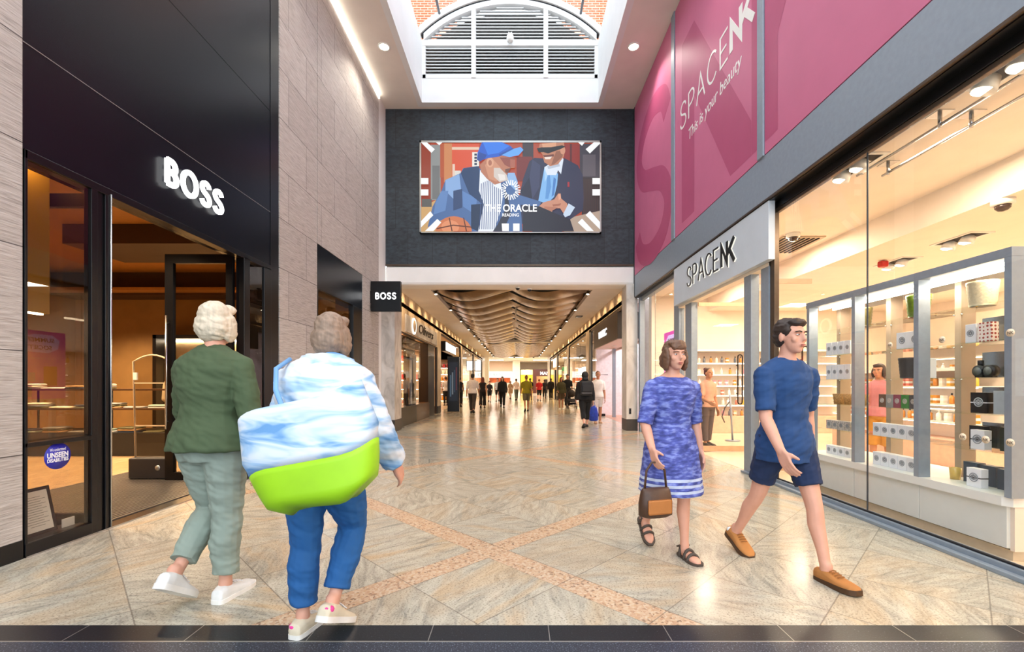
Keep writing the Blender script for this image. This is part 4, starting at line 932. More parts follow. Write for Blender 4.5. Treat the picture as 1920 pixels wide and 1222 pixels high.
pc('#8f4a3c', [(850,225),(1010,222),(960,330),(900,300)]); pc('#a9604c', [(955,240),(1005,250),(1005,322),(955,320)]); disc('#d8a080', 752, 275, 36, 50); disc('#a96a50', 752, 280, 18, 28)
pc('#1f58c2', [(620,250),(625,180),(670,72),(870,70),(960,110),(985,140),(850,215),(720,235),(650,260)]); pc('#2f77e0', [(680,75),(860,72),(950,110),(840,180),(730,200)]); pc('#1a4396', [(620,250),(640,170),(720,200),(700,235),(650,268)])
pc('#63a4ec', [(840,200),(985,140),(1060,120),(1090,150),(1040,205),(950,222)]); pc('#1a4aa0', [(840,195),(980,128),(990,140),(850,212)])
# joined hands and cuff
pc('#c58a70', [(1245,720),(1290,680),(1400,650),(1440,590),(1465,590),(1470,640),(1530,690),(1540,760),(1500,800),(1460,740),(1380,740),(1380,810),(1340,810),(1260,760)]); pc('#a3664f', [(1380,700),(1470,690),(1460,712),(1390,722)]); pc('#b2755c', [(1300,720),(1440,730),(1370,770),(1300,755)]); pc('#dfa588', [(1440,600),(1462,592),(1468,640),(1446,660)])
pc('#c3d3e6', [(1490,800),(1545,690),(1610,730),(1560,810),(1510,830)]); pc('#1b1d2c', [(1090,720),(1250,720),(1480,820),(1560,850),(1600,972),(1080,972)])
# ball
disc('#c9744a', 385, 985, 185, 165); disc('#dd8f66', 350, 930, 90, 70)
for x in (335, 480): pc('#5a2a1c', [(x, 835), (x+10, 835), (x+40, 972), (x+28, 972)])
pc('#5a2a1c', [(215,940),(380,905),(565,925),(565,936),(380,917),(212,952)])
# white graphic bars, emblem, words
for q in ([(55,75),(115,75),(195,145),(160,182)], [(205,75),(272,75),(240,105)], [(1640,75),(1708,75),(1680,110)], [(1800,75),(1862,75),(1862,88),(1760,188),(1716,145)],
          [(55,435),(130,435),(130,498),(55,498)], [(55,550),(130,550),(130,612),(55,612)], [(1785,435),(1862,435),(1862,498),(1785,498)], [(1785,548),(1862,548),(1862,612),(1785,612)],
          [(55,872),(150,770),(180,812),(55,935)], [(95,972),(220,848),(260,885),(180,972)], [(1760,768),(1862,880),(1862,955),(1716,810)], [(1680,845),(1800,972),(1730,972),(1638,885)],
          [(870,895),(942,895),(942,972),(875,972)], [(985,895),(1050,895),(1050,972),(985,972)]): pc('#f2f4f4', q)
for k in range(12):
    a = 2*PI*k/12+.13; ca, sa = math.cos(a), math.sin(a); w = 9.5
    for off in (-11, 11): pc('#f7f8f8', [(960+ca*r+(-sa)*(off*.9+s*w*.55), 558+sa*r+ca*(off*.9+s*w*.55)) for r, s in ((48, -1), (100, -1), (100, 1), (48, 1))])
rot = 0
pb = MB(vs_)
for k, (mi, pts) in enumerate(PIC):
    cl_ = [(min(1862, max(52, x)), min(972, max(66, y))) for x, y in pts]
    pb.flat([SC(x, y, k) for x, y in cl_], mi)
PX_ = pb.build('picture', PM, fixn=False)
kk = len(PIC)+2
WSC = emat('screen_white', '#ffffff', 1.05)
for s_, h, cx_, yy, w_, bd in (('THE', 92, 780, 776, 162, .003), ('ORACLE', 92, 1053, 776, 342, .003), ('READING', 40, 960, 826, 168, .0005)):
    p0 = SC(cx_, yy, kk); p1 = SC(cx_+w_/2, yy-h, kk)
    text(s_, (p1[2]-p0[2])*1.12, p0, '-Y', WSC, .001, bd*1.6, 0, 'CENTER', vs_, width=2*(p1[0]-p0[0]))
# ------------------------------------------------------------------ the corridor beyond
KL, KR = -3.50, 3.05
def stone_pier(name, x0, x1, y0, y1, z1, m=PALEMARBLE):
    struct(MB().box(x0, x1, y0, y1, .32, z1).build(name, m)); struct(MB().box(x0-.004, x1+.004, y0-.004, y1+.004, 0, .32).build('baseboard_pier', mat('dark_brown_plinth', '#3a332e', .4)))
stone_pier('wall_left', -3.95, -3.33, 12.10, 12.80, ZK); stone_pier('wall_right', 2.98, 3.29, 12.40, 12.95, ZK)
sk = thing('wall_socket', 'small dark twin socket low on the pale marble pier', 'socket', (3.08, 12.4, .5)); MB(sk).box(3.05, 3.11, 12.385, 12.40, .46, .62).build('plate', GREYD); MB(sk).box(3.06, 3.10, 12.382, 12.386, .48, .53).box(3.06, 3.10, 12.382, 12.386, .55, .60).build('outlet', BLACK)
PB = [12.9, 19.5, 27.5, 35.3, 43.5]; PE = [12.95, 20.3, 28.3, 36.1, 44.3]
for i in range(1, 5):
    stone_pier('wall_left', KL-.5, KL, PB[i], PE[i], 3.60, MARBLE); stone_pier('wall_right', KR, KR+.5, PB[i], PE[i], 3.60, MARBLE)
for i in range(5):
    y0 = PE[i-1] if i else 12.8; 
    y1 = PB[i] if i else 12.9
# honey marble bands over the shops, in panels
for sx, x0, x1 in (('left', KL-.3, KL), ('right', KR, KR+.3)):
    y = 12.95
    while y < 47:
        w = 1.14; q = MB(); q.box(x0, x1, y, min(y+w-.008, 47), 3.60, ZK+.02); struct(q.build('wall_'+sx, MARBLE)); y += w
for k in range(17):
    y = 13.6+k*1.14 if k < 12 else 13.6+12*1.14+(k-12)*3.4
    for x, sg in ((KL+.55, 1), (KR-.55, -1)):
        light('wall_washer', 'SPOT', (x, y, ZK-.02), 40 if k < 12 else 110, WARM, .05, (0, R(50*sg), 0), 88, .8)
# ceiling with two long openings
OX0, OX1 = -2.58, 2.18; OPEN = [(13.2, 29.6), (30.4, 46.2)]
cc = MB().box(KL-.3, OX0, 12.9, 47, ZK, ZK+.14).box(OX1, KR+.4, 12.9, 47, ZK, ZK+.14).box(OX0, OX1, 12.9, 13.2, ZK, ZK+.14).box(OX0, OX1, 29.6, 30.4, ZK, ZK+.14).box(OX0, OX1, 46.2, 47, ZK, ZK+.14)
struct(cc.build('ceiling', CEIL))
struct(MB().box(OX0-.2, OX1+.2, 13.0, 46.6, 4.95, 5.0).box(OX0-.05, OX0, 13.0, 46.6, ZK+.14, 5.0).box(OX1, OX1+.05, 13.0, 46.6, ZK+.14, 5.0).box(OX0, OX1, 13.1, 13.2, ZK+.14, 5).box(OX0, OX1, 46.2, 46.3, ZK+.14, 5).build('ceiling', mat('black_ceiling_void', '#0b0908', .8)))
def wave_sheet(y0, y1):
    b = MB(wv); nx, ny = 48, 8; g = []
    L = (OX1-OX0)/2
    for j in range(ny+1):
        t = j/ny; row = []
        for i in range(nx+1):
            x = OX0+.02+(OX1-OX0-.04)*i/nx
            ph = ((x-OX0)/L) % 1.0
            belly = math.sin(PI*ph)**1.0
            skew = math.sin(2*PI*ph)
            z = ZK+.15-.29*belly-.05*skew+(1-t)*(.07*ph**1.5+.05*belly)-.03*math.sin(PI*t)+.06*(1-abs(2*((x-OX0)/(OX1-OX0))-1))
            row.append(b.bm.verts.new(Vector((x, y0+(y1-y0)*t, z))-b.o))
        g.append(row)
    for j in range(ny):
        for i in range(nx):
            f = b.bm.faces.new((g[j][i], g[j][i+1], g[j+1][i+1], g[j+1][i])); f.smooth = True
    o = b.build('sheet', WAVE, fixn=False); md = o.modifiers.new('thick', 'SOLIDIFY'); md.thickness = .004; md.use_rim = False
    return o
first = None
for a, bb_ in OPEN:
    n = 11; st_ = (bb_-a)/n
    for k in range(n):
        if first is None:
            wv = thing('ceiling_sheet', 'wavy bronze metal sheet overlapping the next in the corridor ceiling', 'ceiling panel', (0, a, ZK), 0, 'wavy bronze ceiling sheets'); first = wv
            wave_sheet(a+.02, a+st_-.42)
        else: dup(first, (0, a+k*st_, ZK))
    for x in (-1.4, 1.0):
        pass
for a, bb_ in OPEN:
    for k in range(0, 11, 2):
        y = a+.45+k*(bb_-a)/11
        for sx, x in ((1, OX0+.07), (-1, OX1-.07)):
            t = thing('halogen_spot', 'small spotlight clipped to the edge of the bronze corridor ceiling', 'light', (x, y, ZK), 0, 'spotlights along the bronze ceiling edge')
            MB(t).cyl((x-sx*.066, y, ZK+.06), (x, y, ZK+.01), .012, n=8).build('bracket', BLACK); MB(t).cyl((x, y, ZK+.05), (x+sx*.01, y-.02, ZK-.045), .042, .05, n=14).build('body', BRONZE); MB(t).cyl((x+sx*.01, y-.02, ZK-.045), (x+sx*.0102, y-.0205, ZK-.048), .042, n=14).build('lamp_face', LAMP)
            light('halogen_lamp', 'SPOT', (x+sx*.01, y-.02, ZK-.07), 75 if bb_ < 30 else 110, WARM, .04, (0, R(-12*sx), 0), 125, .5)
for k, (x, y, w) in enumerate(((-.02, 12.75, 'dark dome camera on the pale soffit below the screen wall'), (.32, 12.95, 'dark dome camera on the soffit just before the bronze ceiling'))):
    t = thing('dome_camera', w, 'camera', (x, y, ZK)); MB(t).lathe([(0, ZK-.02), (.07, ZK-.02), (.075, ZK-.05), (0, ZK-.055)], (x, y, 0), n=16).build('base', WHITEP); MB(t).lathe([(.06, ZK-.055), (.05, ZK-.085), (0, ZK-.105)], (x, y, 0), n=16).build('dome', BLACK)
pc_ = thing('hanging_camera', 'white camera pod hanging on a pole below the bronze ceiling', 'camera', (-.1, 17.2, 4)); MB(pc_).cyl((-.1, 17.2, 3.62), (-.1, 17.2, 4.5), .03, n=12).build('pole', mat('cream_metal', '#e8d8bc', .4)); MB(pc_).lathe([(0, 3.44), (.07, 3.46), (.10, 3.54), (.13, 3.6), (.13, 3.64), (0, 3.66)], (-.1, 17.2, 0), n=18).build('housing', mat('cream_metal', '#e8d8bc', .4))
tag(MB(origin=(1.9, 18.5, ZK)).box(2.35, 2.60, 18.2, 18.6, ZK-.03, ZK-.001).build('exit_light', BLACK), 'small black box fitting on the corridor ceiling beside the bronze sheets', 'light')

# ---- shops along the corridor: rooms, fronts, fittings
def room(sgn, x, y0, y1, wallm, floorm, depth=5.0, power=90, col=WARM, back=None):
    xb = x+sgn*depth; a, b_ = min(x, xb), max(x, xb); side = 'left' if sgn < 0 else 'right'
    fl = (a, b_-.25) if sgn < 0 else (a+.36, b_)
    wall('floor', fl[0], fl[1], y0, y1, -.1, .003, floorm); wall('ceiling', a, b_, y0, y1, 3.62, 3.75, wallm)
    wall('wall_'+side, min(xb, xb+sgn*.15), max(xb, xb+sgn*.15), y0, y1, 0, 3.75, back or wallm)
    for yy in (y0, y1): wall('wall_'+side, (a if sgn < 0 else a+.5), (b_-.5 if sgn < 0 else b_), yy-.02, yy+.02, 0, 3.7, wallm)
    for k in range(2): light('shop_lamp', 'AREA', (x+sgn*depth*.5, y0+(y1-y0)*(.27+.46*k), 3.58), power, col, .8)
    return xb
def goods_wall(label, sgn, x, y, cols, n=6, w=2.2, off=.35, top=2.7, lamp=True):
    """shelves on the far partition of a corridor shop, looking back towards the hall"""
    x0, x1 = sorted((x+sgn*off, x+sgn*(off+w))); y0, y1 = y-.40, y
    t = thing('wall_shelving', label, 'shelves', ((x0+x1)/2, y-.2, 0)); fm = mat('shelf_frame_brown', '#5a3d26', .5)
    MB(t).box(x0, x0+.04, y0, y1, .004, top).build('side_panel', fm); MB(t).box(x1-.04, x1, y0, y1, .004, top).build('side_panel', fm); MB(t).box(x0, x1, y0, y1, top, top+.06).build('top_board', fm)
    MB(t).box(x0+.04, x1-.04, y1-.02, y1, .004, top).build('back_board', CREAM); pr_ = {}
    for k in range(n):
        z = .25+k*(top-.3)/n; MB(t).box(x0+.04, x1-.04, y0, y1-.02, z, z+.03).build('shelf', WHITEP)
        if lamp: MB(t).box(x0+.1, x1-.1, y0+.02, y0+.05, z-.015, z).build('strip_lamp', LAMP)
        xx = x0+.2; c = cols[k % len(cols)]
        while xx < x1-.2:
            if c not in pr_:
                g = tag(MB(origin=(0, 0, 0)).box(-.07, .07, -.10, .10, 0, .22, bev=.01).build('goods_box', mat('goods_'+c[0], c[1], .5)), '%s packet on the %s' % (c[0], label.split(' in ')[0]), 'box', '%s goods on %s' % (c[0], label.split(' in ')[1])); pr_[c] = g; o = g
            else: o = pr_[c].copy(); C.objects.link(o)
            o.location = (xx, y-.2, z+.031); xx += random.uniform(.17, .26)
DBR = mat('dark_brown_frame', '#241a14', .4, .3)
fi = [10]
def front(sgn, x, y0, y1, panes, m=DBR, head=3.60):
    w = sroot('window_%d' % fi[0], (x, (y0+y1)/2, 0)); fi[0] += 1
    a, b_ = (x-.10, x-.02) if sgn < 0 else (x+.02, x+.10)
    MB(w).box(a, b_, y0, y0+.16, 0, head).build('window_frame', m); MB(w).box(a, b_, y1-.16, y1, 0, head).build('window_frame', m); MB(w).box(a, b_, y0, y1, head-.06, head).build('window_frame', m)
    for p0, p1, z0, z1 in panes: MB(w).box(a+.03, a+.04, p0, p1, z0, z1).build('pane', GLASS)
    return w
# left, first shop: stone fascia with script sign, display window on a black plinth
xb = room(-1, KL, 12.85, 19.9, mat('tan_shop_wall', '#d8a868', .6), WOOD, 4.0, 230, GOLD)
front(-1, KL, 12.9, 19.5, [(13.1, 16.3, .62, 2.75)], head=2.9)
struct(MB().box(KL-.28, KL-.01, 12.82, 19.5, 2.88, 3.60).build('wall_left', MARBLE))
s_ = thing('shop_sign', 'marble sign fascia with a round emblem and dark script lettering', 'sign', (KL, 16, 3.0))
MB(s_).box(KL-.02, KL+.03, 13.9, 19.2, 2.92, 3.46, bev=.01).build('board', PALEMARBLE)
MB(s_).cyl((KL+.03, 14.9, 3.2), (KL+.06, 14.9, 3.2), .27, n=28).build('emblem', emat('cream_emblem', '#fff2dc', 2.0)); MB(s_).cyl((KL+.06, 14.9, 3.2), (KL+.065, 14.9, 3.2), .2, n=28).build('emblem_face', MARBLE)
text('Olivers', .46, (KL+.035, 16.9, 3.08), '+X', BROWNM, .012, .003, .25, 'CENTER', s_, width=2.6)
dp = thing('window_plinth', 'black and brown polished plinth under the first corridor shop window', 'plinth', (KL-.3, 15.5, 0)); MB(dp).box(KL-.9, KL+.02, 12.86, 15.4, .002, .58).build('panel', BLACK); MB(dp).box(KL-.9, KL+.02, 15.4, 17.6, .002, .58).build('brown_panel', mat('brown_marble', '#4a3422', .2, var=.4, scale=6))
tm = thing('screen_totem', 'slim grey framed screen totem in the first corridor shop window', 'totem', (KL-.16, 15.6, .6)); MB(tm).box(KL-.20, KL-.12, 15.25, 15.95, .585, 2.32, bev=.02).build('case', GREY); MB(tm).box(KL-.119, KL-.114, 15.32, 15.88, .7, 2.25).build('display', BLACK); MB(tm).box(KL-.21, KL-.2, 15.28, 15.92, .585, 2.28).build('back', GREYD); struct(MB().box(KL-.34, KL-.24, 15.0, 16.25, .585, 2.88).build('trim_11', BLACK))
struct(MB().box(KL-.40, KL-.03, 17.6, 18.9, .003, 2.88).build('trim_10', BLACK))
# left, second shop: lit white sign box, open front, orange wall
xb = room(-1, KL, 19.9, 27.9, mat('warm_white_wall', '#efe0c4', .6), WOOD, 5.0, 110, WARM, mat('orange_wall', '#e08a1c', .6))
front(-1, KL, 20.3, 27.5, [(24.2, 27.3, .1, 3.45)])
s_ = thing('shop_sign', 'glowing white box sign with dark lettering over the second corridor shop', 'sign', (KL, 22.5, 3)); MB(s_).box(KL-.10, KL+.12, 20.9, 24.3, 2.82, 3.28, bev=.01).build('box', BLACK); MB(s_).box(KL+.12, KL+.125, 20.95, 24.25, 2.86, 3.24).build('face', emat('sign_face_white', '#fff8f0', 2.6)); text('HAVEN', .26, (KL+.127, 22.6, 2.95), '+X', RED, .002, .002, 0, 'CENTER', s_, width=1.8)
dt = thing('directory_totem', 'tall black directory totem with a dark blue screen standing in the corridor', 'totem', (-2.95, 19.6, 0)); MB(dt).box(-3.30, -2.75, 20.9, 21.05, .002, 2.55, bev=.012).build('case', BLACK); MB(dt).box(-3.22, -2.83, 20.893, 20.9, .5, 2.3).build('display', emat('dim_blue_screen', '#14202e', .5))
for k, c in enumerate(('#7fa8c8', '#c8d4de', '#4a6a8a', '#9a4a5a')): MB(dt).box(-3.18+.09*k, -3.12+.09*k, 20.890, 20.893, .7+.1*k, 1.7+.12*k).build('display_print', emat('dim_print_%d' % k, c, .18))
# left, third and fourth: bright glass fronts
xb = room(-1, KL, 27.9, 35.7, CREAM, TILEF, 4.5, 150, NEUT); front(-1, KL, 28.3, 35.3, [(28.46, 31.7, .08, 3.48), (31.75, 35.14, .08, 3.48)])
xb = room(-1, KL, 35.7, 43.9, CREAM, TILEF, 4.5, 150, WARM); front(-1, KL, 36.1, 43.5, [(36.26, 39.7, .08, 3.48), (39.75, 43.34, .08, 3.48)])
s_ = thing('projecting_sign', 'white lit projecting sign near the far end of the corridor', 'sign', (KL, 35.9, 3)); MB(s_).box(KL, KL+.55, 35.9, 36.0, 2.3, 3.15, bev=.01).build('box', BLACK); MB(s_).box(KL+.05, KL+.50, 35.894, 35.9, 2.35, 3.1).build('face', emat('sign_face_white', '#fff8f0', 2.6))
# right, first shop: dark projecting sign box, white interior, rosy floor
PINKW = mat('lilac_white_wall', '#efe6ea', .5)
xb = room(1, KR, 12.95, 19.9, PINKW, ROSEWOODFLOOR, 5.0, 130, (1, .93, .96))
w = sroot('window_20', (KR, 16, 0)); MB(w).box(KR+.02, KR+.12, 19.1, 19.5, 0, 3.60).build('window_frame', mat('grey_green_frame', '#6d6a60', .4, .3)); MB(w).box(KR+.02, KR+.12, 12.95, 19.5, 3.50, 3.60).build('window_frame', BRONZE); MB(w).box(KR+.06, KR+.07, 17.9, 19.1, .02, 3.5).build('pane', GLASS)
MB(w).box(KR+.85, KR+.95, 13.0, 19.1, 2.62, 2.70).build('window_frame', mat('pale_bronze_rail', '#c9a98c', .35, .4)); MB(w).box(KR+.60, KR+.72, 17.4, 17.5, 0, 2.65).build('window_frame', GREY); MB(w).box(KR+.14, KR+2.2, 18.55, 18.65, .004, 3.4).build('side_panel', PINKW)
for y in (13.35, 13.75): MB(w).box(KR+.30, KR+.34, y-.02, y+.02, 0, 2.3).build('door_rail', CHROME); 
MB(w).box(KR+.31, KR+.32, 12.98, 13.75, .02, 2.45).build('pane', GLASS); MB(w).cyl((KR+.27, 14.0, .9), (KR+.27, 14.0, 1.9), .016, n=10).cyl((KR+.27, 14.0, 1.0), (KR+.33, 13.75, 1.0), .012, n=8).cyl((KR+.27, 14.0, 1.8), (KR+.33, 13.75, 1.8), .012, n=8).build('door_handle', CHROME)
s_ = thing('shop_sign', 'dark brown box sign with slanted white VNTEC lettering', 'sign', (KR, 16, 2.7)); MB(s_).box(KR-.02, KR+.80, 13.75, 18.0, 2.68, 3.50, bev=.006).build('box', mat('dark_brown_board', '#2b2018', .35)); MB(s_).box(KR, KR+.78, 13.8, 17.95, 2.665, 2.68).build('soffit', mat('rosy_soffit', '#e6cfc4', .5))
text('VNTEC', .34, (KR-.024, 16.25, 2.98), '-X', LIT, .006, .006, .22, 'CENTER', s_, width=1.55)
for k, y in enumerate((14.6, 16.2, 17.3)): downlight(KR+.4, y, 2.664, 'small lit spotlight under the dark brown box sign', .06, 6, NEUT, 'spotlights under the brown sign')
cr = thing('clothes_stand', 'black clothes stand inside the white corridor shop', 'rail', (KR+.4, 18.1, 0)); MB(cr).tube([(KR+.16, 17.95, .02), (KR+.16, 17.95, 1.65), (KR+.52, 17.95, 1.65)], .014).build('frame', BLACK); MB(cr).box(KR+.10, KR+.4, 17.85, 18.05, .004, .10).build('foot', BLACK)
pn_ = thing('wall_plate', 'small chrome socket plates on the white shop wall', 'plate', (KR+1.2, 18.54, .4)); MB(pn_).box(KR+1.35, KR+1.5, 18.535, 18.55, .40, .50).build('plate', GREY)
# right, second to fourth
xb = room(1, KR, 19.9, 27.9, CREAM, TILEF, 5, 120, WARM); front(1, KR, 20.3, 27.5, [(20.46, 23.9, .08, 3.48), (23.94, 27.34, .08, 3.48)])
s_ = thing('shop_sign', 'lit white strip sign hanging inside the second glass front', 'sign', (KR+.6, 24, 1.8)); MB(s_).box(KR+.5, KR+.56, 21.2, 26.6, 1.85, 2.2).build('box', emat('sign_face_white', '#fff8f0', 2.6)); MB(s_).box(KR+.49, KR+.57, 21.2, 26.6, 2.2, 2.24).build('rail', GREYD); MB(s_).cyl((KR+.53, 22, 2.24), (KR+.53, 22, 3.62), .008, n=6).cyl((KR+.53, 26, 2.24), (KR+.53, 26, 3.62), .008, n=6).build('rod', GREYD)
xb = room(1, KR, 27.9, 35.7, CREAM, TILEF, 4.5, 130, WARM); front(1, KR, 28.3, 35.3, [(28.46, 35.14, .08, 3.48)])
ex = thing('exit_sign', 'small green lit exit sign in the glass front', 'sign', (KR+.3, 32.6, 2.2)); MB(ex).box(KR+.12, KR+.50, 32.58, 32.64, 2.22, 2.50).build('face', emat('exit_green', '#1fae5a', 1.5)); MB(ex).cyl((KR+.31, 32.61, 2.5), (KR+.31, 32.61, 3.62), .01, n=8).build('rod', GREYD)
xb = room(1, KR, 35.7, 43.9, CREAM, TILEF, 4.5, 130, WARM); front(1, KR, 36.1, 43.5, [(39.5, 43.34, .08, 3.48)])
s_ = thing('shop_sign', 'small pale lit sign over the dark doorway near the far end', 'sign', (KR, 38, 2.9)); MB(s_).box(KR-.02, KR+.1, 36.6, 39.2, 2.7, 3.4).build('face', emat('sign_face_cream', '#fff0d0', 1.6)); struct(MB().box(KR-.02, KR+.14, 37.2, 38.6, .003, 2.45).build('door_9', BLACK))
for x0, x1 in ((KL-.5, KL), (KR, KR+.5)): struct(MB().box(x0, x1, 44.3, 47, 0, 3.6).build('wall_far_corner', CREAM))

goods_wall('red and cream packet shelves in the first corridor shop', -1, KL, 19.85, [('scarlet', '#c02c28'), ('cream', '#ecd9b4'), ('amber', '#d8962c'), ('crimson', '#b02028'), ('biscuit', '#dcb88a')], off=.75, w=1.6)
goods_wall('white and orange goods shelves in the second corridor shop', -1, KL, 27.85, [('tangerine', '#e88a1c'), ('ivory', '#efe6d4'), ('ruby', '#b83040')], w=1.8)
goods_wall('pale goods shelves in the third corridor shop', -1, KL, 35.65, [('mint', '#bcd8cc'), ('pearl', '#f0ece2'), ('honey', '#e0a850')], n=4, w=1.4)
goods_wall('coral and cream goods shelves in the glass fronted shop behind the stroller', 1, KR, 27.85, [('coral', '#e0604a'), ('butter', '#f0e2b4'), ('linen', '#e8dcc8')], w=1.8)
goods_wall('yellow goods shelves in the glass fronted shop with the exit sign', 1, KR, 35.65, [('lemon', '#e8c840'), ('oat', '#e8d8b8')], n=4, w=1.4)

# ---- the bright cross hall at the far end
ZX_ = 4.3
wall('ceiling', -13, 13, 46.9, 66, ZX_, ZX_+.2, mat('white_ceiling', '#f2ece0', .6)); wall('wall_left', -13.2, -13, 46.9, 66, 0, ZX_, CREAM); wall('wall_right', 13, 13.2, 46.9, 66, 0, ZX_, CREAM)
wall('wall_left', -13, KL-.3, 46.9, 47.2, 0, ZX_, CREAM); wall('wall_right', KR+.3, 13, 46.9, 47.2, 0, ZX_, CREAM); wall('wall_back', -13, 13, 65.8, 66, 0, ZX_, CREAM)
wall('wall_back', -13, 13, 46.9, 47.0, ZK, ZX_+.1, WHITE)
for x, y in ((-6, 51), (0, 51), (6, 51), (-3, 57), (3, 57), (8, 57)):
    light('hall_lamp', 'AREA', (x, y, ZX_-.05), 300, NEUT, 2.2); 
    tag(MB(origin=(x, y, ZX_)).box(x-1.1, x+1.1, y-.15, y+.15, ZX_-.03, ZX_-.002).build('ceiling_light', LAMPC), 'long lit ceiling panel in the bright cross hall', 'light', 'ceiling panels of the cross hall')
wall('wall_back', -5.0, -3.3, 50.0, 50.8, 0, ZX_, mat('bright_cream_pillar', '#f6ead8', .5)); wall('wall_back', -.75, .2, 58.0, 58.7, 0, ZX_, CREAM)
s_ = thing('distant_shop', 'white shopfront with a pale lit sign and orange display at the far end', 'shop', (-6, 61, 0))
MB(s_).box(-9.5, -.8, 61.0, 61.3, 2.95, ZX_-.01).build('fascia', mat('rosy_fascia', '#d8b8a0', .5)); MB(s_).box(-9.0, -.9, 60.96, 61.0, 2.1, 2.95).build('sign_face', emat('sign_face_pearl', '#f4f6f2', 1.5)); MB(s_).box(-9.0, -.9, 61.9, 62.0, 1.45, 2.1).build('display', mat('orange_display', '#d0602a', .5, var=.4, scale=2)); MB(s_).box(-9.5, -.8, 62.0, 62.1, .01, 2.95).build('back_panel', CREAM); MB(s_).box(-9.5, -9.2, 61, 61.3, .005, 2.95).box(-1.1, -.8, 61, 61.3, .005, 2.95).build('post', WHITE)
for wd_, x_, w_ in (('JOIN', -6.75, 1.6), ('THE', -4.95, 1.3), ('TREND', -2.75, 2.3)): text(wd_, .62, (x_, 60.95, 2.28), '-Y', mat('pale_teal_ink', '#9ab8b4', .5), .004, .004, 0, 'CENTER', s_, width=w_)
s_ = thing('distant_shop', 'yellow lit shop window beside the dark brown shopfront', 'shop', (1.2, 61, 0)); MB(s_).box(.25, 1.95, 61.2, 61.3, .01, 3.2).build('yellow_panel', mat('yellow_panel', '#f0bc28', .5, var=.15, scale=1)); MB(s_).box(.25, 1.95, 61.15, 61.2, 2.5, 3.2).build('upper_panel', mat('pale_green_panel', '#c8ccb0', .5)); MB(s_).box(.2, .3, 61.1, 61.3, .005, 3.3).build('post', DBR)
light('shop_lamp', 'AREA', (1.1, 60.2, 3.6), 80, WARM, .8)
s_ = thing('distant_shop', 'dark brown shopfront with white MANGO lettering at the far end', 'shop', (4.5, 61, 0)); MB(s_).box(2.0, 9, 60.9, 61.2, 2.3, 3.25).box(2.0, 2.45, 60.9, 61.2, .005, 2.3).build('fascia', mat('oxblood_brown', '#4a1a10', .4)); MB(s_).box(2.45, 9, 62.6, 62.7, .005, 3.2).build('back_panel', mat('peach_wall', '#e8b890', .6)); MB(s_).box(3.6, 4.2, 61.8, 62.2, .005, 1.9).build('cabinet', DBR)
text('MANGO', .62, (4.05, 60.88, 2.5), '-Y', emat('sign_letter_white', '#fff4ee', 1.6), .01, .012, 0, 'CENTER', s_, width=2.2); light('shop_lamp', 'AREA', (4.0, 61.8, 3.4), 90, WARM, .8)
for k, x in enumerate((-.45, 1.65)):
    t = thing('dome_camera', 'tiny dark camera on the cross hall ceiling, %s' % ('over the cream pillar' if k == 0 else 'over the brown shopfront'), 'camera', (x, 49, ZX_)); MB(t).lathe([(0, ZX_-.002), (.14, ZX_-.002), (.14, ZX_-.1), (.08, ZX_-.2), (0, ZX_-.22)], (x, 49, 0), n=14).build('dome', GREYD)
# ------------------------------------------------------------------ people
def remesh(mb, vox, it=4):
    """one continuous skin from overlapping closed shapes"""
    bmesh.ops.recalc_face_normals(mb.bm, faces=mb.bm.faces)
    me = bpy.data.meshes.new('raw'); mb.bm.to_mesh(me); mb.bm.free()
    o = bpy.data.objects.new('raw', me); C.objects.link(o)
    r = o.modifiers.new('r', 'REMESH'); r.mode = 'VOXEL'; r.voxel_size = vox; r.use_smooth_shade = True
    s_ = o.modifiers.new('s', 'SMOOTH'); s_.factor = .5; s_.iterations = it
    dg = bpy.context.evaluated_depsgraph_get(); out = bpy.data.meshes.new_from_object(o.evaluated_get(dg))
    bpy.data.objects.remove(o); bpy.data.meshes.remove(me)
    for p in out.polygons: p.use_smooth = True
    return out
from mathutils import noise
def part(name, me, m, parent, wr=None):
    me.name = name; me.materials.clear(); me.materials.append(m)
    if name not in ('body',) and wr:
        ns = [v.normal.copy() for v in me.vertices]; sz, am = wr
        for v, n_ in zip(me.vertices, ns):
            q = Vector((v.co.x*sz, v.co.y*sz, v.co.z*sz*1.9+v.co.x*sz*.8))
            v.co += n_*am*(noise.noise(q)+.5*noise.noise(q*2.3))
    o = bpy.data.objects.new(name, me); C.objects.link(o); o.parent = parent; return o
TORSO = [(.80, .135, .095), (.88, .158, .112), (.96, .155, .112), (1.05, .132, .098), (1.12, .130, .098), (1.22, .150, .110), (1.32, .165, .108), (1.38, .155, .090), (1.42, .115, .070), (1.455, .058, .055), (1.50, .050, .052), (1.55, .05, .052)]
def tor(z):
    for (a, b), in (): pass
    for p, q in zip(TORSO, TORSO[1:]):
        if p[0] <= z <= q[0]:
            t = (z-p[0])/(q[0]-p[0]); return p[1]+(q[1]-p[1])*t, p[2]+(q[2]-p[2])*t
    return TORSO[0][1:] if z < TORSO[0][0] else TORSO[-1][1:]
SKIN = mat('light_skin', '#d8a088', .55, var=.05); SKIN2 = mat('tanned_skin', '#b9805f', .55, var=.05); SKIN3 = mat('brown_skin', '#7a5240', .55, var=.05)
EYEW = mat('eye_white', '#e8e4de', .3); IRIS = mat('dark_iris', '#2a1c14', .2); LIPS = mat('lip', '#b5665c', .5)
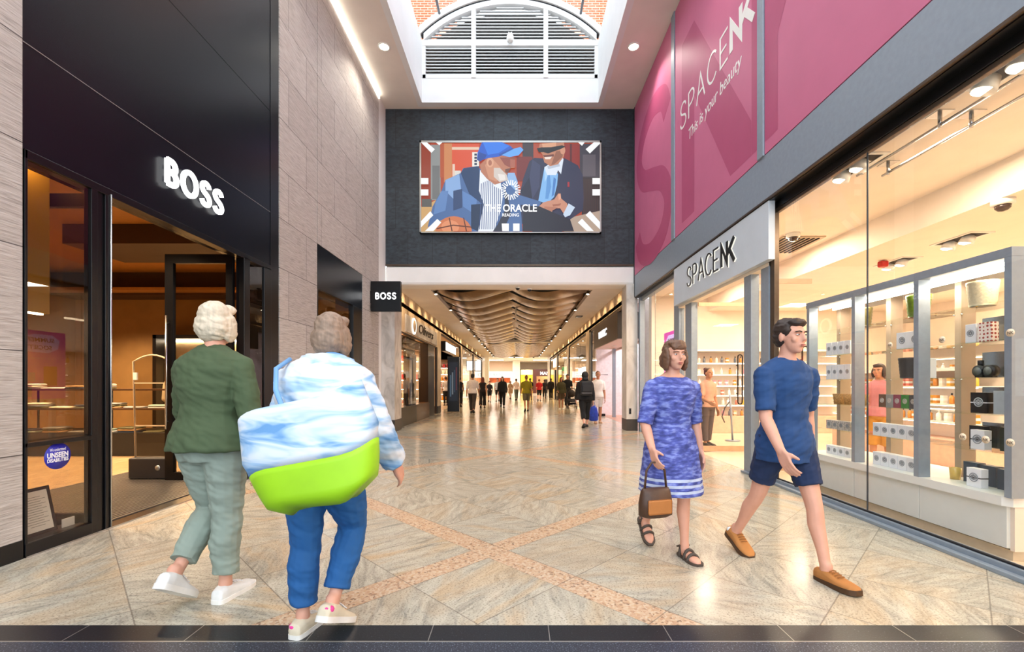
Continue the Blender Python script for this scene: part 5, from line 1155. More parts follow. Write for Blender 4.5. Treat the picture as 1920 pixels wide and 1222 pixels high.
class Fig:
    def __init__(s, label, loc, rz, H=1.72, lean=0, legs=None, arms=None, vox=.012, skin=SKIN, wide=1.0, turn=0, female=False, feet=None):
        s.k = H/1.72; s.vox = vox; s.skin = skin; s.w = wide; s.turn = R(turn); s.female = female
        s.legs = legs or {1: (12, 6, 0), -1: (-14, 18, 18)}; s.arms = arms or {1: (-14, 8, 12), -1: (14, 8, 16)}; s.lean = R(lean)
        hz = .91; P = {}
        for sd in (1, -1):
            p, kn, fp = s.legs[sd]; p = R(p); q = p-R(kn)
            h = Vector((sd*.088, 0, hz)); K = h+Vector((sd*.004, math.sin(p), -math.cos(p)))*.43; A = K+Vector((-sd*.012, math.sin(q), -math.cos(q)))*.41
            P[sd] = [h, K, A, R(fp)]
        low = min(P[sd][2].z-.075-max(0, math.sin(P[sd][3]))*.12 for sd in (1, -1))
        s.dz = -low
        s.P = P
        s.root = thing('person', label, 'person', (loc[0], loc[1], 0), rz)
        piv = Vector((0, 0, .95))
        s.T = lambda v: (Matrix.Rotation(-s.lean, 3, 'X') @ (Vector(v)-piv) + piv)
        s.A = {}
        for sd in (1, -1):
            p, ab, el = s.arms[sd]; p, ab, el = R(p), R(ab), R(el)
            sh = s.T((sd*(.158 if female else .178)*s.w**.6, 0, 1.338)); e = sh+Vector((sd*math.sin(ab), math.sin(p)*math.cos(ab), -math.cos(p)*math.cos(ab)))*.29
            d2 = Vector((sd*math.sin(ab*.3), math.sin(p+el), -math.cos(p+el))); d2.normalize(); wr = e+d2*.245
            s.A[sd] = (sh, e, wr, d2)
        s.body()
    def f(s, v): v = Vector(v); return Vector((v.x, v.y, v.z+s.dz))*s.k
    def mb(s): return MB(None, (0, 0, 0))
    def ring(s, z, rx, ry, cy=0, n=20, sx=0):
        return [s.f(s.T((sx+rx*math.cos(2*PI*i/n), cy+ry*math.sin(2*PI*i/n), z))) for i in range(n)]
    def torso(s, b, z0, z1, off=0., grow=None, cy=0, wide=None):
        zs = [z0]+[t[0] for t in TORSO if z0 < t[0] < z1]+[z1]; rr = []
        for z in zs:
            rx, ry = tor(z); g = grow(z) if grow else (0, 0); w = s.w if z < 1.44 else 1
            if s.female and 1.0 < z < 1.15: rx *= .95
            rr.append(s.ring(z, rx*w+off+g[0], ry*w+off+g[1], cy))
        b.loft(rr)
    def limb(s, b, pts, rad, flat=1.0, hem=False): b.tube([s.f(p) for p in pts], [r*s.k for r in rad], n=14, round_=True, flat=flat, hem=hem)
    def leg(s, b, sd, off=0., t0=0., t1=1., flare=0., sh=1.0):
        h, K, A, fp = s.P[sd]; w = s.w**.6
        pts = [(0, h+Vector((0, 0, .02)), .088*w), (.25, h.lerp(K, .5), .076*w), (.48, h.lerp(K, .95), .058), (.55, K.lerp(A, .12), .054), (.68, K.lerp(A, .33)+Vector((0, -.012, 0)), .055), (.85, K.lerp(A, .7), .040), (1.0, A, .036)]
        sel = [(t, p, r) for t, p, r in pts if t0 <= t <= t1]
        if sel[-1][0] < t1:
            a = sel[-1]; c = [q for q in pts if q[0] > t1][0]; u = (t1-a[0])/(c[0]-a[0]); sel.append((t1, a[1].lerp(c[1], u), a[2]+(c[2]-a[2])*u))
        s.limb(b, [p for _, p, _ in sel], [r*sh+off+flare*max(0, t-.4) for t, _, r in sel], hem=t1 < .99)
    def arm(s, b, sd, off=0., t1=1., sc=1.):
        sh, e, wr, d = s.A[sd]
        pts = [(0, sh, .050), (.25, sh.lerp(e, .5), .046), (.5, e, .040), (.65, e.lerp(wr, .3), .039), (1., wr, .027)]
        sel = [q for q in pts if q[0] <= t1]
        if sel[-1][0] < t1:
            a = sel[-1]; c = [q for q in pts if q[0] > t1][0]; u = (t1-a[0])/(c[0]-a[0]); sel.append((t1, a[1].lerp(c[1], u), a[2]+(c[2]-a[2])*u))
        s.limb(b, [p for _, p, _ in sel], [r*sc+off for _, _, r in sel], hem=t1 < .99)
    def hand(s, b, sd):
        sh, e, wr, d = s.A[sd]; th = Vector((0, 1, 0)); th = (th-d*th.dot(d)).normalized(); pn = Vector((-sd, 0, 0)); pn = (pn-d*pn.dot(d)-th*pn.dot(th)).normalized()
        big = s.vox > .01; fr = .0115 if big else .0088
        for k in range(4):
            o = (.030-.020*k)
            s.limb(b, [wr+th*o*.6, wr+d*.05+th*o, wr+d*.088+th*o], [.020, .0165, .013], .8)
            p = wr+d*.086+th*(o*1.06); a = .25; L = (.038, .042, .040, .031)[k]
            pts = [p]
            for j, m_ in enumerate((1, .68, .55)):
                dd = (d*math.cos(a)+pn*math.sin(a)); p = p+dd*L*m_; pts.append(p); a += .38
            s.limb(b, pts, [fr, fr*.95, fr*.85, fr*.72])
        p = wr+d*.028+th*.028; s.limb(b, [wr+d*.012+th*.012, p, p+(d*.6+th*.62+pn*.3)*.038, p+(d*.9+th*.62+pn*.5)*.062], [.016, .0155, .012, .0095])
    def head(s, b):
        Rz = Matrix.Rotation(s.turn, 3, 'Z'); c = s.T((0, .022, 1.60)); s.hc = c; s.Rz = Rz
        H_ = lambda x, y, z: s.f(c+Rz @ Vector((x, y, z))); s.Hf = H_; k = s.k
        E = lambda x, y, z, a, bb, cc: b.ell(H_(x, y, z), a*k, bb*k, cc*k, mtx=Rz)
        E(0, -.008, .030, .076, .094, .088); E(0, .030, -.035, .057, .060, .078); E(0, .055, -.088, .028, .026, .024)
        E(0, .077, .030, .052, .018, .012); E(0, .092, -.012, .012, .020, .028); E(0, .104, -.022, .011, .012, .011)
        for sd in (1, -1): E(sd*.040, .064, -.020, .022, .018, .024); E(sd*.077, -.006, -.005, .010, .018, .031)
        E(0, .083, -.058, .022, .013, .010); s.limb(b, [s.T((0, -.005, 1.40)), s.T((0, .004, 1.49)), c+Vector((0, -.012, -.05))], [.060, .052, .052])
    def foot_frame(s, sd):
        A, fp = s.P[sd][2], s.P[sd][3]; M = Matrix.Rotation(-fp, 3, 'X')
        # rings are laid from heel to toe, sole at -.075 under the ankle
        return lambda x, y, z: s.f(A+M @ Vector((x+sd*.010*max(0, y)*4, y, z-.075)))
    FT = [(-.068, .016, .050), (-.060, .030, .078), (-.030, .038, .098), (.01, .040, .092), (.05, .043, .074), (.10, .048, .056), (.14, .048, .048), (.175, .040, .040), (.20, .020, .028)]
    def footloft(s, b, sd, off=0., hs=1., y1=9, z0=0., zcap=9):
        g = s.foot_frame(sd); rr = []
        for y, w, h in s.FT:
            if y > y1: break
            h = min(h*hs, zcap); n = 16; r = []
            for i in range(n):
                a = 2*PI*i/n; cx, cz = math.cos(a), math.sin(a)
                x = (abs(cx)**.8)*(1 if cx > 0 else -1)*(w+off); z = z0+(h-z0)*(.5+.5*(abs(cz)**.75)*(1 if cz > 0 else -1)); r.append(g(x, y+(off if y > .15 else -off if y < -.05 else 0), z))
            rr.append(r)
        b.loft(rr)
    def body(s):
        b = s.mb(); s.torso(b, .84, 1.50, -.006); s.head(b)
        for sd in (1, -1): s.limb(b, [s.T((sd*.03, -.01, 1.435)), s.A[sd][0]], [.045, .046])
        for sd in (1, -1):
            s.leg(b, sd, -.004); s.arm(b, sd); s.hand(b, sd); s.footloft(b, sd, -.006, .92)
            s.limb(b, [s.P[sd][2]+Vector((0, 0, .03)), s.P[sd][2]+Vector((0, .0, -.02))], [.036, .036])
        s.bodyo = part('body', remesh(b, s.vox*.55 if s.vox > .01 else s.vox, 3), s.skin, s.root)
    def face(s):
        k = s.k
        for sd in (1, -1):
            b = s.mb(); b.ell(s.Hf(sd*.031, .080, .008), .0108*k, .009*k, .0062*k, 12, 8); o = b.build('eye', EYEW, s.root)
            b = s.mb(); b.ell(s.Hf(sd*.031, .0872, .008), .0055*k, .003*k, .0055*k, 10, 6); b.build('iris', IRIS, o)
            b = s.mb(); b.tube([s.Hf(sd*.014, .094, .026), s.Hf(sd*.032, .094, .031), s.Hf(sd*.05, .080, .026)], .0035*k, 6, round_=True); b.build('eyebrow', s.hairm, s.root)
        b = s.mb(); b.ell(s.Hf(0, .095, -.056), .021*k, .006*k, .0045*k, 12, 6); b.ell(s.Hf(0, .093, -.066), .017*k, .006*k, .005*k, 12, 6); b.build('lips', LIPS, s.root)
    def hair(s, style, m):
        s.hairm = m; b = s.mb(); k = s.k; E = lambda x, y, z, a, bb, cc: b.ell(s.Hf(x, y, z), a*k, bb*k, cc*k, mtx=s.Rz)
        E(0, -.026, .046, .084, .092, .088)
        if style == 'short': E(0, -.045, .0, .081, .070, .075); E(0, .045, .088, .066, .05, .034); E(.06, .012, .045, .022, .04, .045); E(-.06, .012, .045, .022, .04, .045)
        if style == 'bun': E(0, -.045, .005, .080, .070, .07); E(0, -.10, .10, .045, .045, .045)
        if style == 'bob':
            E(0, -.05, -.02, .098, .075, .095); E(.075, .0, -.03, .026, .055, .085); E(-.075, .0, -.03, .026, .055, .085); E(0, .05, .088, .066, .05, .034)
        if style == 'fringe':
            E(0, -.05, -.03, .10, .075, .10); E(.077, .01, -.03, .024, .05, .095); E(-.077, .01, -.03, .024, .05, .095); E(0, .066, .066, .064, .034, .030); E(0, .04, .092, .068, .055, .034)
        if style == 'long':
            E(0, -.055, -.05, .10, .062, .15); E(0, -.075, -.16, .105, .045, .15); E(.08, .0, -.06, .024, .045, .12); E(-.08, .0, -.06, .024, .045, .12); E(0, .05, .09, .055, .04, .03)
        if style == 'hood': E(0, -.03, .02, .11, .115, .125); E(0, -.07, -.10, .10, .07, .08)
        part('hair' if style != 'hood' else 'hood', remesh(b, s.vox*.8, 3), m, s.root, (22, .006) if s.vox < .01 else None)
    def shirt(s, m, sleeve=.42, hem=.90, off=.016, bulk=0., neck=1.445, name='shirt', ssc=1.12, wave=None):
        b = s.mb(); s.torso(b, hem, neck, off, (lambda z: (bulk+max(0, 1.04-z)*.16, bulk+max(0, 1.04-z)*.16)))
        for sd in (1, -1):
            sh = s.A[sd][0]; s.limb(b, [s.T((sd*.035, -.008, 1.415)), sh], [.052+off*.5+bulk*.5, .048+off*.7+bulk*.5]); s.limb(b, [s.T((0, 0, 1.30)), sh], [.07, .05+off*.5+bulk*.4])
            if sleeve: s.arm(b, sd, off*.62+bulk*.35, sleeve, ssc)
        return part(name, remesh(b, s.vox*.8, 4), m, s.root, (9, .009) if s.vox < .01 else None)
    def trousers(s, m, t1=.94, off=.014, flare=0., top=1.02, name='trousers', sh=1.0):
        b = s.mb(); s.torso(b, .80, top, off*.8)
        for sd in (1, -1): s.leg(b, sd, off, 0, t1, flare, sh)
        s.limb(b, [Vector((-.05, 0, .86)), Vector((.05, 0, .86))], [.10*s.w**.6, .10*s.w**.6])
        return part(name, remesh(b, s.vox*.8, 4), m, s.root, (9, .009) if s.vox < .01 else None)
    def dress(s, m, hem=.50, sleeve=.40, flare=.05, neck=1.43, name='dress', bulk=.0):
        b = s.mb(); s.torso(b, .90, neck, .016, (lambda z: (bulk, bulk)))
        w = s.w; cy = (s.P[1][1].y+s.P[-1][1].y)*.25
        b.loft([s.ring(1.02, .14*w+.02+bulk, .105*w+.02), s.ring(.92, .165*w+.02+bulk, .13*w+.02), s.ring(.75, .19*w+flare*.5+bulk, .16*w+flare*.4, cy*.6), s.ring(hem, .20*w+flare+bulk, .17*w+flare, cy), s.ring(hem, .17*w+flare, .14*w+flare, cy)])
        for sd in (1, -1):
            s.limb(b, [s.T((sd*.035, -.008, 1.405)), s.A[sd][0]], [.055, .06])
            if sleeve: s.arm(b, sd, .014, sleeve, 1.12)
        return part(name, remesh(b, s.vox*.8, 4), m, s.root, (9, .009) if s.vox < .01 else None)
    def shoes(s, m, sole, zcap=9, near=False, heel=None):
        for sd in (1, -1):
            b = s.mb(); s.footloft(b, sd, .006, 1.0, zcap=zcap); o = part('shoe', remesh(b, s.vox*.6, 2), m, s.root)
            b = s.mb(); g = s.foot_frame(sd); q_ = crom([(w, y) for y, w, h in s.FT], 4); out = [(-w, y) for w, y in q_]+[(w, y) for w, y in reversed(q_)]
            lo = [g(x*1.17, y*1.03+(.006 if y > .15 else -.006 if y < 0 else 0), -.006) for x, y in out]; hi = [g(x*1.17, y*1.03+(.006 if y > .15 else -.006 if y < 0 else 0), .024) for x, y in out]
            b.loft([lo, hi], smooth=False); b.build('sole', sole, o)
            if heel:
                b = s.mb(); b.ell(g(sd*.010, -.046, .056), .033*s.k, .027*s.k, .024*s.k, 16, 10); b.build('heel_patch', heel, o)
            if near:
                b = s.mb()
                for q in range(4): b.tube([g(-.024, .045+q*.018, .082-q*.006), g(0, .047+q*.018, .090-q*.007), g(.024, .045+q*.018, .082-q*.006)], .0035*s.k, 6, round_=True)
                b.build('lace', near, o)
    def sandals(s, m):
        for sd in (1, -1):
            g = s.foot_frame(sd); q_ = crom([(w, y) for y, w, h in s.FT], 4); out = [(-w, y) for w, y in q_]+[(w, y) for w, y in reversed(q_)]
            b = s.mb(); b.loft([[g(x*1.12, y*1.04, -.004) for x, y in out], [g(x*1.12, y*1.04, .016) for x, y in out]], smooth=False); o = b.build('sandal', m, s.root)
            b = s.mb()
            for y, w, h in ((.115, .050, .062), (.065, .047, .080), (-.005, .043, .105)): b.tube([g(w*math.cos(a), y, max(.006, h*math.sin(a))) for a in [PI*i/10 for i in range(11)]], .0085*s.k, 8, round_=True, flat=1.4)
            b.tube([g(.040, -.0, .09), g(.034, -.05, .07), g(0, -.072, .066), g(-.034, -.05, .07), g(-.040, 0, .09)], .007*s.k, 8, round_=True); b.build('strap', m, o)
def cloth(name, c, **k): return mat('fabric_'+name, c, .85, bump=.25, **k)
WSOLE = mat('white_rubber', '#e8e6e0', .5)
# 1. sage trousers
p = Fig('person walking away in an olive green top and sage trousers with pale blond hair', (-1.86, 2.72), R(-6), 1.79, lean=3, legs={1: (2, 3, 0), -1: (16, 58, 34)}, arms={1: (-6, 17, 10), -1: (14, 16, 20)}, vox=.007, wide=1.12, female=True)
p.hair('bob', mat('pale_blond_hair', '#d2c4ac', .6, var=.12, stretch=(8, 8, 1), scale=8)); p.shirt(cloth('olive', '#47573a', scale=5), .96, .86, .02, .012); p.trousers(cloth('sage', '#8f9c90', scale=5), .90, .018, .02, sh=1.06); p.shoes(mat('white_leather', '#dfdfdc', .5), WSOLE, .092, mat('white_lace', '#e8e8e8', .6)); p.face()
# 2. blue jeans, pale jacket
wj = bpy.data.materials.new('white_blue_cloth'); wj.use_nodes = True; nt = wj.node_tree
tcn = N(nt, 'TexCoord'); mpn = N(nt, 'Mapping'); mpn.inputs['Scale'].default_value = (1.2, 1.2, 5.5); mpn.inputs['Rotation'].default_value = (0, .25, 0); nt.links.new(tcn.outputs['Object'], mpn.inputs[0]); nzn = N(nt, 'TexNoise'); nzn.inputs['Scale'].default_value = 2.6; nzn.inputs['Detail'].default_value = 3; nzn.inputs['Distortion'].default_value = .8; nt.links.new(mpn.outputs[0], nzn.inputs['Vector'])
nt.links.new(ramp(nt, nzn.outputs['Fac'], [(.34, '#6496c8'), (.46, '#a4c3e0'), (.54, '#ced9e5'), (.66, '#dcdfe3')]), nt.nodes['Principled BSDF'].inputs['Base Color']); nt.nodes['Principled BSDF'].inputs['Roughness'].default_value = .8
p = Fig('person walking away in a white and sky blue jacket and cropped blue jeans', (-1.04, 2.36), R(-12), 1.68, lean=8, legs={-1: (0, 4, 0), 1: (24, 52, 26)}, arms={1: (6, 24, 28), -1: (-6, 20, 20)}, vox=.007, wide=1.2, female=True, skin=SKIN)
p.hair('bob', mat('ash_brown_hair', '#8a7462', .6, var=.2, stretch=(8, 8, 1), scale=8)); p.shirt(wj, .96, .84, .03, .055, 1.475, 'jacket', 1.25); p.trousers(cloth('jeans_blue', '#1f5a96', scale=7), .90, .018, .02, sh=1.08); p.shoes(mat('cream_sneaker', '#d9cdb4', .6), WSOLE, .092, mat('white_lace', '#e8e8e8', .6), mat('hot_pink_patch', '#e8489a', .5)); p.face()
bg = thing('shopping_bag', 'big soft tote bag, white and blue above with a lime green bottom', 'bag', (-.91, 1.97, 1.03), R(-8)); RB = Matrix.Rotation(R(-16), 4, 'Y')
def bagpart(z0, z1, name, m):
    b = MB(bg, (0, 0, 0)); rr = []
    for i in range(9):
        z = z0+(z1-z0)*i/8; u = (z+.26)/.50; ru = .325*math.sqrt(max(.02, 1-(abs(1-u*1.05)**2.6)*.5)) if u < .5 else .325-.05*(u-.5)
        if u < .10: ru *= .72+2.8*u
        ry = (.105 if u < .5 else .105-.10*(u-.5))*(1 if u > .08 else .55+5.6*u)
        rr.append([(RB @ Vector((ru*math.copysign(abs(math.cos(a))**.7, math.cos(a)), ry*math.copysign(abs(math.sin(a))**.8, math.sin(a)), z+.015*math.cos(3*a)))).to_3d() for a in [2*PI*k/28 for k in range(28)]])
    b.loft(rr); return b.build(name, m)
bagpart(-.26, -.06, 'bottom', mat('lime_vinyl', '#9bd11c', .5, var=.12, scale=4)); bagpart(-.0605, .20, 'upper', wj)
b = MB(bg, (0, 0, 0)); b.tube([RB @ Vector(v) for v in ((-.10, .03, .16), (-.18, .12, .30), (-.22, .22, .42), (-.20, .32, .47))], .012, 8); b.build('strap', mat('sky_blue_strap', '#6fa0d0', .7))
# 3. blue dress
bd = bpy.data.materials.new('blue_patterned_cloth'); bd.use_nodes = True; nt = bd.node_tree
tcn = N(nt, 'TexCoord'); spn = N(nt, 'SeparateXYZ'); nt.links.new(tcn.outputs['Object'], spn.inputs[0]); mpn = N(nt, 'Mapping'); mpn.inputs['Scale'].default_value = (3, 3, 9); nt.links.new(tcn.outputs['Object'], mpn.inputs[0]); nzn = N(nt, 'TexNoise'); nzn.inputs['Scale'].default_value = 5; nzn.inputs['Detail'].default_value = 4; nt.links.new(mpn.outputs[0], nzn.inputs['Vector'])
base = ramp(nt, nzn.outputs['Fac'], [(.36, '#3d4688'), (.5, '#525cab'), (.64, '#8391d2')])
st_ = math_(nt, 'MULTIPLY', math_(nt, 'LESS_THAN', spn.outputs[2], .615), math_(nt, 'GREATER_THAN', math_(nt, 'SINE', math_(nt, 'MULTIPLY', spn.outputs[2], 150)), .1))
nt.links.new(mixc(nt, st_, base, lin('#b9c4dc')), nt.nodes['Principled BSDF'].inputs['Base Color']); nt.nodes['Principled BSDF'].inputs['Roughness'].default_value = .85
p = Fig('person in a violet blue striped hem dress and brown sandals walking this way', (1.16, 3.42), R(190), 1.62, lean=3, legs={-1: (5, 2, 0), 1: (4, 52, 40)}, arms={1: (8, 16, 34), -1: (-10, 12, 22)}, vox=.007, wide=1.15, female=True, skin=SKIN)
p.hair('fringe', mat('chestnut_hair', '#6b4c38', .55, var=.25, stretch=(8, 8, 1), scale=8)); p.dress(bd, .515, .50, .03); p.sandals(mat('brown_sandal_leather', '#4a4038', .6)); p.face(); w_ = p.f(p.A[1][2]+p.A[1][3]*.10); wp = Matrix.Rotation(R(190), 3, 'Z') @ w_+Vector((1.16, 3.42, 0))
hb = thing('handbag', 'slouchy tan and brown handbag held in front of the blue dress', 'bag', (wp.x, wp.y, wp.z-.25), R(15)); b = MB(hb, (0, 0, 0))
b.loft([[(rx*math.copysign(abs(math.cos(a))**.6, math.cos(a)), ry*math.sin(a), z) for a in [2*PI*k/20 for k in range(20)]] for z, rx, ry in ((-.13, .09, .04), (-.115, .125, .055), (-.03, .125, .06), (.05, .11, .045), (.07, .10, .02))]); b.build('body', mat('dark_brown_leather', '#4b3222', .5, var=.3)); b = MB(hb, (0, 0, 0)); b.box(-.09, .09, -.064, -.052, -.10, .0, bev=.01); b.build('pocket', mat('tan_leather', '#b0713a', .5))
b = MB(hb, (0, 0, 0)); b.tube([(-.085, 0, .06), (-.07, 0, .19), (-.03, 0, .245), (.03, 0, .245), (.07, 0, .19), (.085, 0, .06)], .008, 8); b.build('handle', mat('dark_brown_leather', '#4b3222', .5))
# 4. navy tee man
p = Fig('person in a navy blue tee shirt and shorts with tan suede shoes walking this way', (1.88, 3.17), R(192), 1.78, lean=2, legs={-1: (19, 5, -4), 1: (-20, 14, 22)}, arms={1: (14, 10, 22), -1: (-16, 14, 18)}, vox=.007, wide=.96, turn=8)
p.hair('short', mat('dark_brown_hair', '#2e211a', .6, var=.3)); p.shirt(cloth('navy_tee', '#1d4273', scale=6), .42, .77, .018, .006); p.trousers(cloth('navy_shorts', '#16294c', scale=6), .37, .018, .03, name='shorts'); p.shoes(mat('tan_suede', '#b0763e', .9, bump=.2), mat('dark_gum_sole', '#4a3018', .6), .085, mat('tan_lace', '#8a5828', .8), mat('white_leather', '#dfdfdc', .5)); p.face()
# ---- shop visitors and the corridor crowd
Fig.quick = lambda s, hair, hm, top, tm, bottom, bm_, shoe: None
def crowd(label, px, py, rz, H, hair, hc, top, bottom, skin=SKIN, wide=1.0, pose=0, female=False, at=None, shoe='#1c1a1a', sleeve=.42):
    loc = at or F(px, py)
    LG = [{1: (14, 6, 0), -1: (-14, 18, 16)}, {-1: (16, 6, 0), 1: (-16, 20, 18)}, {1: (3, 2, 0), -1: (-3, 4, 0)}, {1: (8, 40, 30), -1: (0, 2, 0)}][pose % 4]
    AR = [{1: (-16, 8, 10), -1: (18, 8, 18)}, {-1: (-16, 8, 10), 1: (18, 8, 20)}, {1: (10, 8, 60), -1: (0, 8, 15)}, {1: (14, 8, 25), -1: (-14, 8, 10)}][pose % 4]
    f = Fig(label, loc, R(rz), H, 2, LG, AR, .016, skin, wide, 0, female)
    f.hair(hair, mat('hair_'+hc.strip('#'), hc, .6, var=.2))
    kind, c = top[0], top[1]
    if kind == 'dress': f.dress(cloth('c'+c.strip('#'), c), top[2], sleeve, .04)
    else: f.shirt(cloth('c'+c.strip('#'), c), sleeve, .86 if kind != 'vest' else .9, .016 if kind != 'coat' else .03, .0 if kind != 'coat' else .03, name='shirt' if kind != 'coat' else 'jacket')
    if bottom: f.trousers(cloth('c'+bottom[1].strip('#'), bottom[1]), bottom[2], .018, bottom[3] if len(bottom) > 3 else .02, name=bottom[0])
    f.hairm = mat('hair_'+hc.strip('#'), hc, .6, var=.2)
    f.shoes(mat('shoe_'+shoe.strip('#'), shoe, .6), mat('sole_'+shoe.strip('#'), shoe, .6), .09)
    return f
c = crowd('person in a black hooded coat with a backpack and black cropped trousers', 1097, 801, 2, 1.66, 'hood', '#0e0e10', ('coat', '#101113'), ('trousers', '#0f0f11', .80), wide=1.25, pose=0, female=True, sleeve=.96)
px_, py_ = F(1097, 801); bk = thing('backpack', 'black backpack with a pale strip worn by the hooded person', 'bag', (px_, py_-.23, 1.15)); b = MB(bk); b.box(px_-.17, px_+.17, py_-.34, py_-.175, .95, 1.38, bev=.05); b.build('body', mat('black_nylon', '#15161a', .6)); MB(bk).box(px_-.15, px_+.15, py_-.345, py_-.335, 1.02, 1.035).build('reflective_strip', mat('pale_strip', '#7d8288', .4)); MB(bk).box(px_-.13, px_+.13, py_-.37, py_-.335, 1.06, 1.25, bev=.02).build('pocket', mat('black_nylon', '#15161a', .6))
f_ = crowd('person facing this way in a white polo shirt and white shorts', 1121, 793, 178, 1.70, 'bun', '#5a3826', ('shirt', '#efe6dc'), ('shorts', '#e9dfd4', .44, .03), SKIN2, 1.12, 2, True, shoe='#b08a68'); f_.face()
fx, fy = F(1113, 795); sbg = thing('carrier_bag', 'bright blue carrier bag hanging beside the hooded person', 'bag', (fx, fy, .12)); b = MB(sbg); b.loft([[(fx+rx*math.cos(a), fy+ry*math.sin(a), z) for a in [2*PI*k/16 for k in range(16)]] for z, rx, ry in ((.10, .09, .05), (.13, .145, .08), (.35, .15, .085), (.52, .11, .05), (.60, .05, .02))]); b.build('body', mat('cobalt_plastic', '#1c3fb0', .4, var=.3)); b = MB(sbg); b.tube([(fx-.04, fy, .59), (fx-.02, fy, .70), (fx+.02, fy, .70), (fx+.04, fy, .59)], .008, 6); b.build('handle', mat('cobalt_plastic', '#1c3fb0', .4))
crowd('person in a khaki jacket with long dark hair and bare legs beside the stroller', 1052, 767, 182, 1.62, 'long', '#1e1410', ('coat', '#4f4a2c'), ('shorts', '#5a4a34', .42, .03), SKIN2, 1, 2, True, sleeve=.9, shoe='#e4dccf')
crowd('bearded person in a black tee shirt pushing the stroller', 1064, 764, 178, 1.80, 'short', '#1a1412', ('shirt', '#17181a'), ('trousers', '#23252a', .94), SKIN2, 1.05, 2, shoe='#dcd4c8')
crowd('person in a mustard green tee shirt and khaki shorts striding away', 987, 771, 4, 1.70, 'bun', '#8a5a2c', ('shirt', '#8f8414'), ('shorts', '#6d6548', .46, .03), SKIN2, 1.15, 0)
crowd('person in a loose white shirt and dark grey trousers walking away', 886, 774, -3, 1.76, 'short', '#1a1818', ('shirt', '#d9cfc8'), ('trousers', '#3a312c', .95), SKIN2, 1.1, 1, sleeve=.5)
crowd('person with long auburn hair in a black wide jumpsuit walking away', 905, 764.5, 0, 1.66, 'long', '#6d2c18', ('vest', '#181014'), ('trousers', '#120e10', .92, .08), SKIN2, 1.02, 0, True, sleeve=0)
crowd('person with long dark hair in a black suit walking this way', 942, 763.5, 180, 1.70, 'long', '#3a2016', ('coat', '#0f0e12'), ('trousers', '#0e0d10', .95), SKIN, 1.08, 1, True, sleeve=.96)
crowd('person in a black open back jumpsuit near the black totem', 862, 762.5, 0, 1.66, 'bun', '#2a1a18', ('vest', '#161020'), ('trousers', '#100e14', .94, .05), SKIN2, 1.0, 3, True, sleeve=0)
crowd('person in a pale top and black trousers standing behind the black totem', 836, 760, 20, 1.72, 'short', '#3a2a22', ('shirt', '#c9c2c4'), ('trousers', '#121216', .95), SKIN2, 1.0, 2)
crowd('child in a dark printed tee shirt and dark shorts walking this way', 918, 753.5, 180, 1.50, 'short', '#241614', ('shirt', '#1d1520'), ('shorts', '#16141a', .46, .02), SKIN, .95, 1)
crowd('person in a grey white tee shirt, cap and black shorts walking this way', 933, 752, 180, 1.70, 'short', '#5a2420', ('shirt', '#b9b4b8'), ('shorts', '#121114', .50, .02), SKIN, 1.0, 0)
crowd('person in a beige dress far down the bright hall', 957, 748, 170, 1.55, 'bob', '#c9a98a', ('dress', '#b59476', .55), None, SKIN2, .95, 1, True)
crowd('person in a pale pink shirt and grey trousers with a cross strap', 968, 750, 10, 1.70, 'short', '#3a241c', ('shirt', '#d8c0b4'), ('trousers', '#5f665c', .95), SKIN2, 1.05, 0)
crowd('person in black walking beyond the mustard green tee shirt', 994, 749, 0, 1.76, 'short', '#1a1412', ('shirt', '#151418'), ('trousers', '#15161c', .95), SKIN3, 1.0, 1)
crowd('person in a bright red shirt and dark shorts walking away', 1011, 751, -5, 1.66, 'short', '#8a4a2a', ('shirt', '#b8181e'), ('shorts', '#15181e', .55, .03), SKIN, 1.12, 0)
crowd('person in dark clothes next to the red shirt', 1021, 746.6, 0, 1.68, 'short', '#17130f', ('shirt', '#141418'), ('trousers', '#1a1c22', .95), SKIN3, .95, 1)
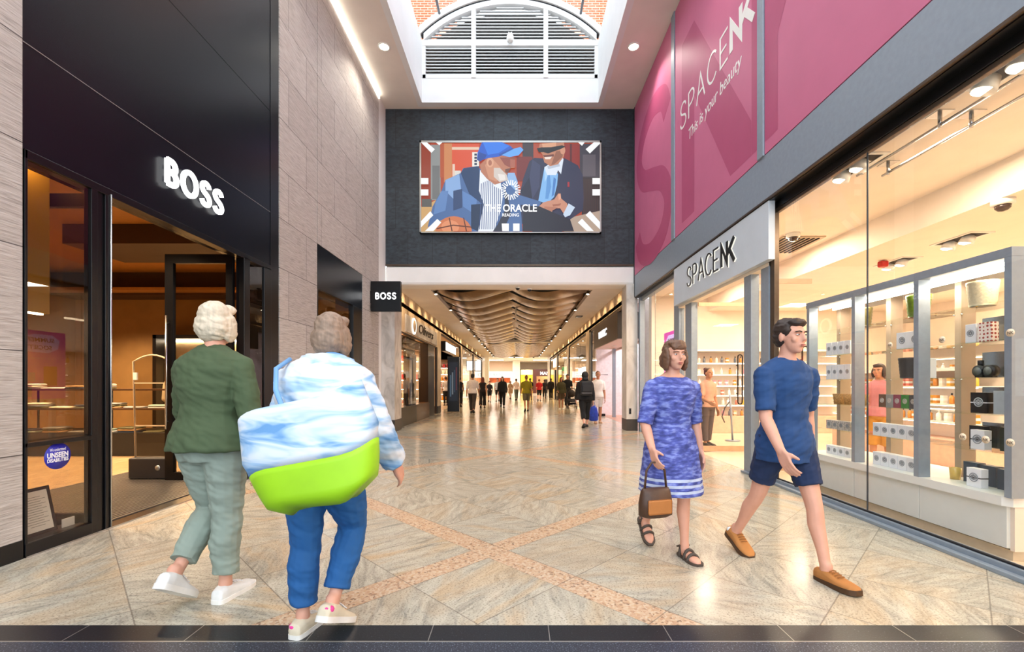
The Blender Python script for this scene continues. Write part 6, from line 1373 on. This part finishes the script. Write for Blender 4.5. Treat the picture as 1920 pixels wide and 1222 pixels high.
crowd('person in a black jacket by the dark doorway', 1033, 749, 0, 1.72, 'short', '#141010', ('coat', '#121214'), ('trousers', '#101012', .95), SKIN3, 1.05, 2, sleeve=.96)
f_ = crowd('person with dark tied hair behind the shop doors in a peach top', 0, 0, 200, 1.62, 'bun', '#3a241a', ('shirt', '#c99a84'), ('trousers', '#4a4044', .95), SKIN2, 1.0, 2, True, at=(3.95, 9.4)); f_.face()
f_ = crowd('person in a rose pink top and amber skirt inside the beauty shop', 0, 0, 120, 1.60, 'bob', '#2a1a16', ('shirt', '#c07a80'), ('skirt', '#c08a3a', .62, .10), SKIN2, 1.0, 2, True, at=(5.55, 6.9)); f_.face()
# stroller
sx_, sy_ = F(1072, 766); sr = thing('stroller', 'dark folding stroller pushed towards the front of the corridor', 'stroller', (sx_, sy_, 0)); LX = lambda *p: tuple(Vector(p)+Vector((sx_, sy_, 0)))
for dx in (-.22, .22):
    MB(sr).tube([LX(dx, .35, 1.0), LX(dx, .10, .62), LX(dx, -.30, .14)], .014, 8).tube([LX(dx, -.05, .55), LX(dx, .32, .12)], .014, 8).build('frame', BLACK)
    for dy in (-.30, .32): MB(sr).cyl(LX(dx-.02, dy, .10), LX(dx+.02, dy, .10), .098, n=20).build('wheel', RUBBER)
MB(sr).tube([LX(-.22, .35, 1.0), LX(-.18, .40, 1.04), LX(.18, .40, 1.04), LX(.22, .35, 1.0)], .018, 8).build('handlebar', RUBBER)
b = MB(sr); b.loft([[LX(x, y0, z0), LX(x, y1, z1), LX(x, y2, z2), LX(x, y3, z3)] for x, y0, z0, y1, z1, y2, z2, y3, z3 in [(dx, -.28, .36, -.28, .44, .12, .52, .12, .40) for dx in (-.19, .19)]], smooth=False); b.build('seat', mat('dark_stroller_cloth', '#201d24', .8)); b = MB(sr); b.ell(LX(0, .12, .78), .21, .24, .20, 18, 12); b.build('canopy', mat('dark_brown_canopy', '#2b2320', .8)); MB(sr).box(*[v for pr_ in zip(LX(-.2, -.15, .22), LX(.2, .2, .32)) for v in pr_]).build('basket', mat('dark_stroller_cloth', '#201d24', .8))
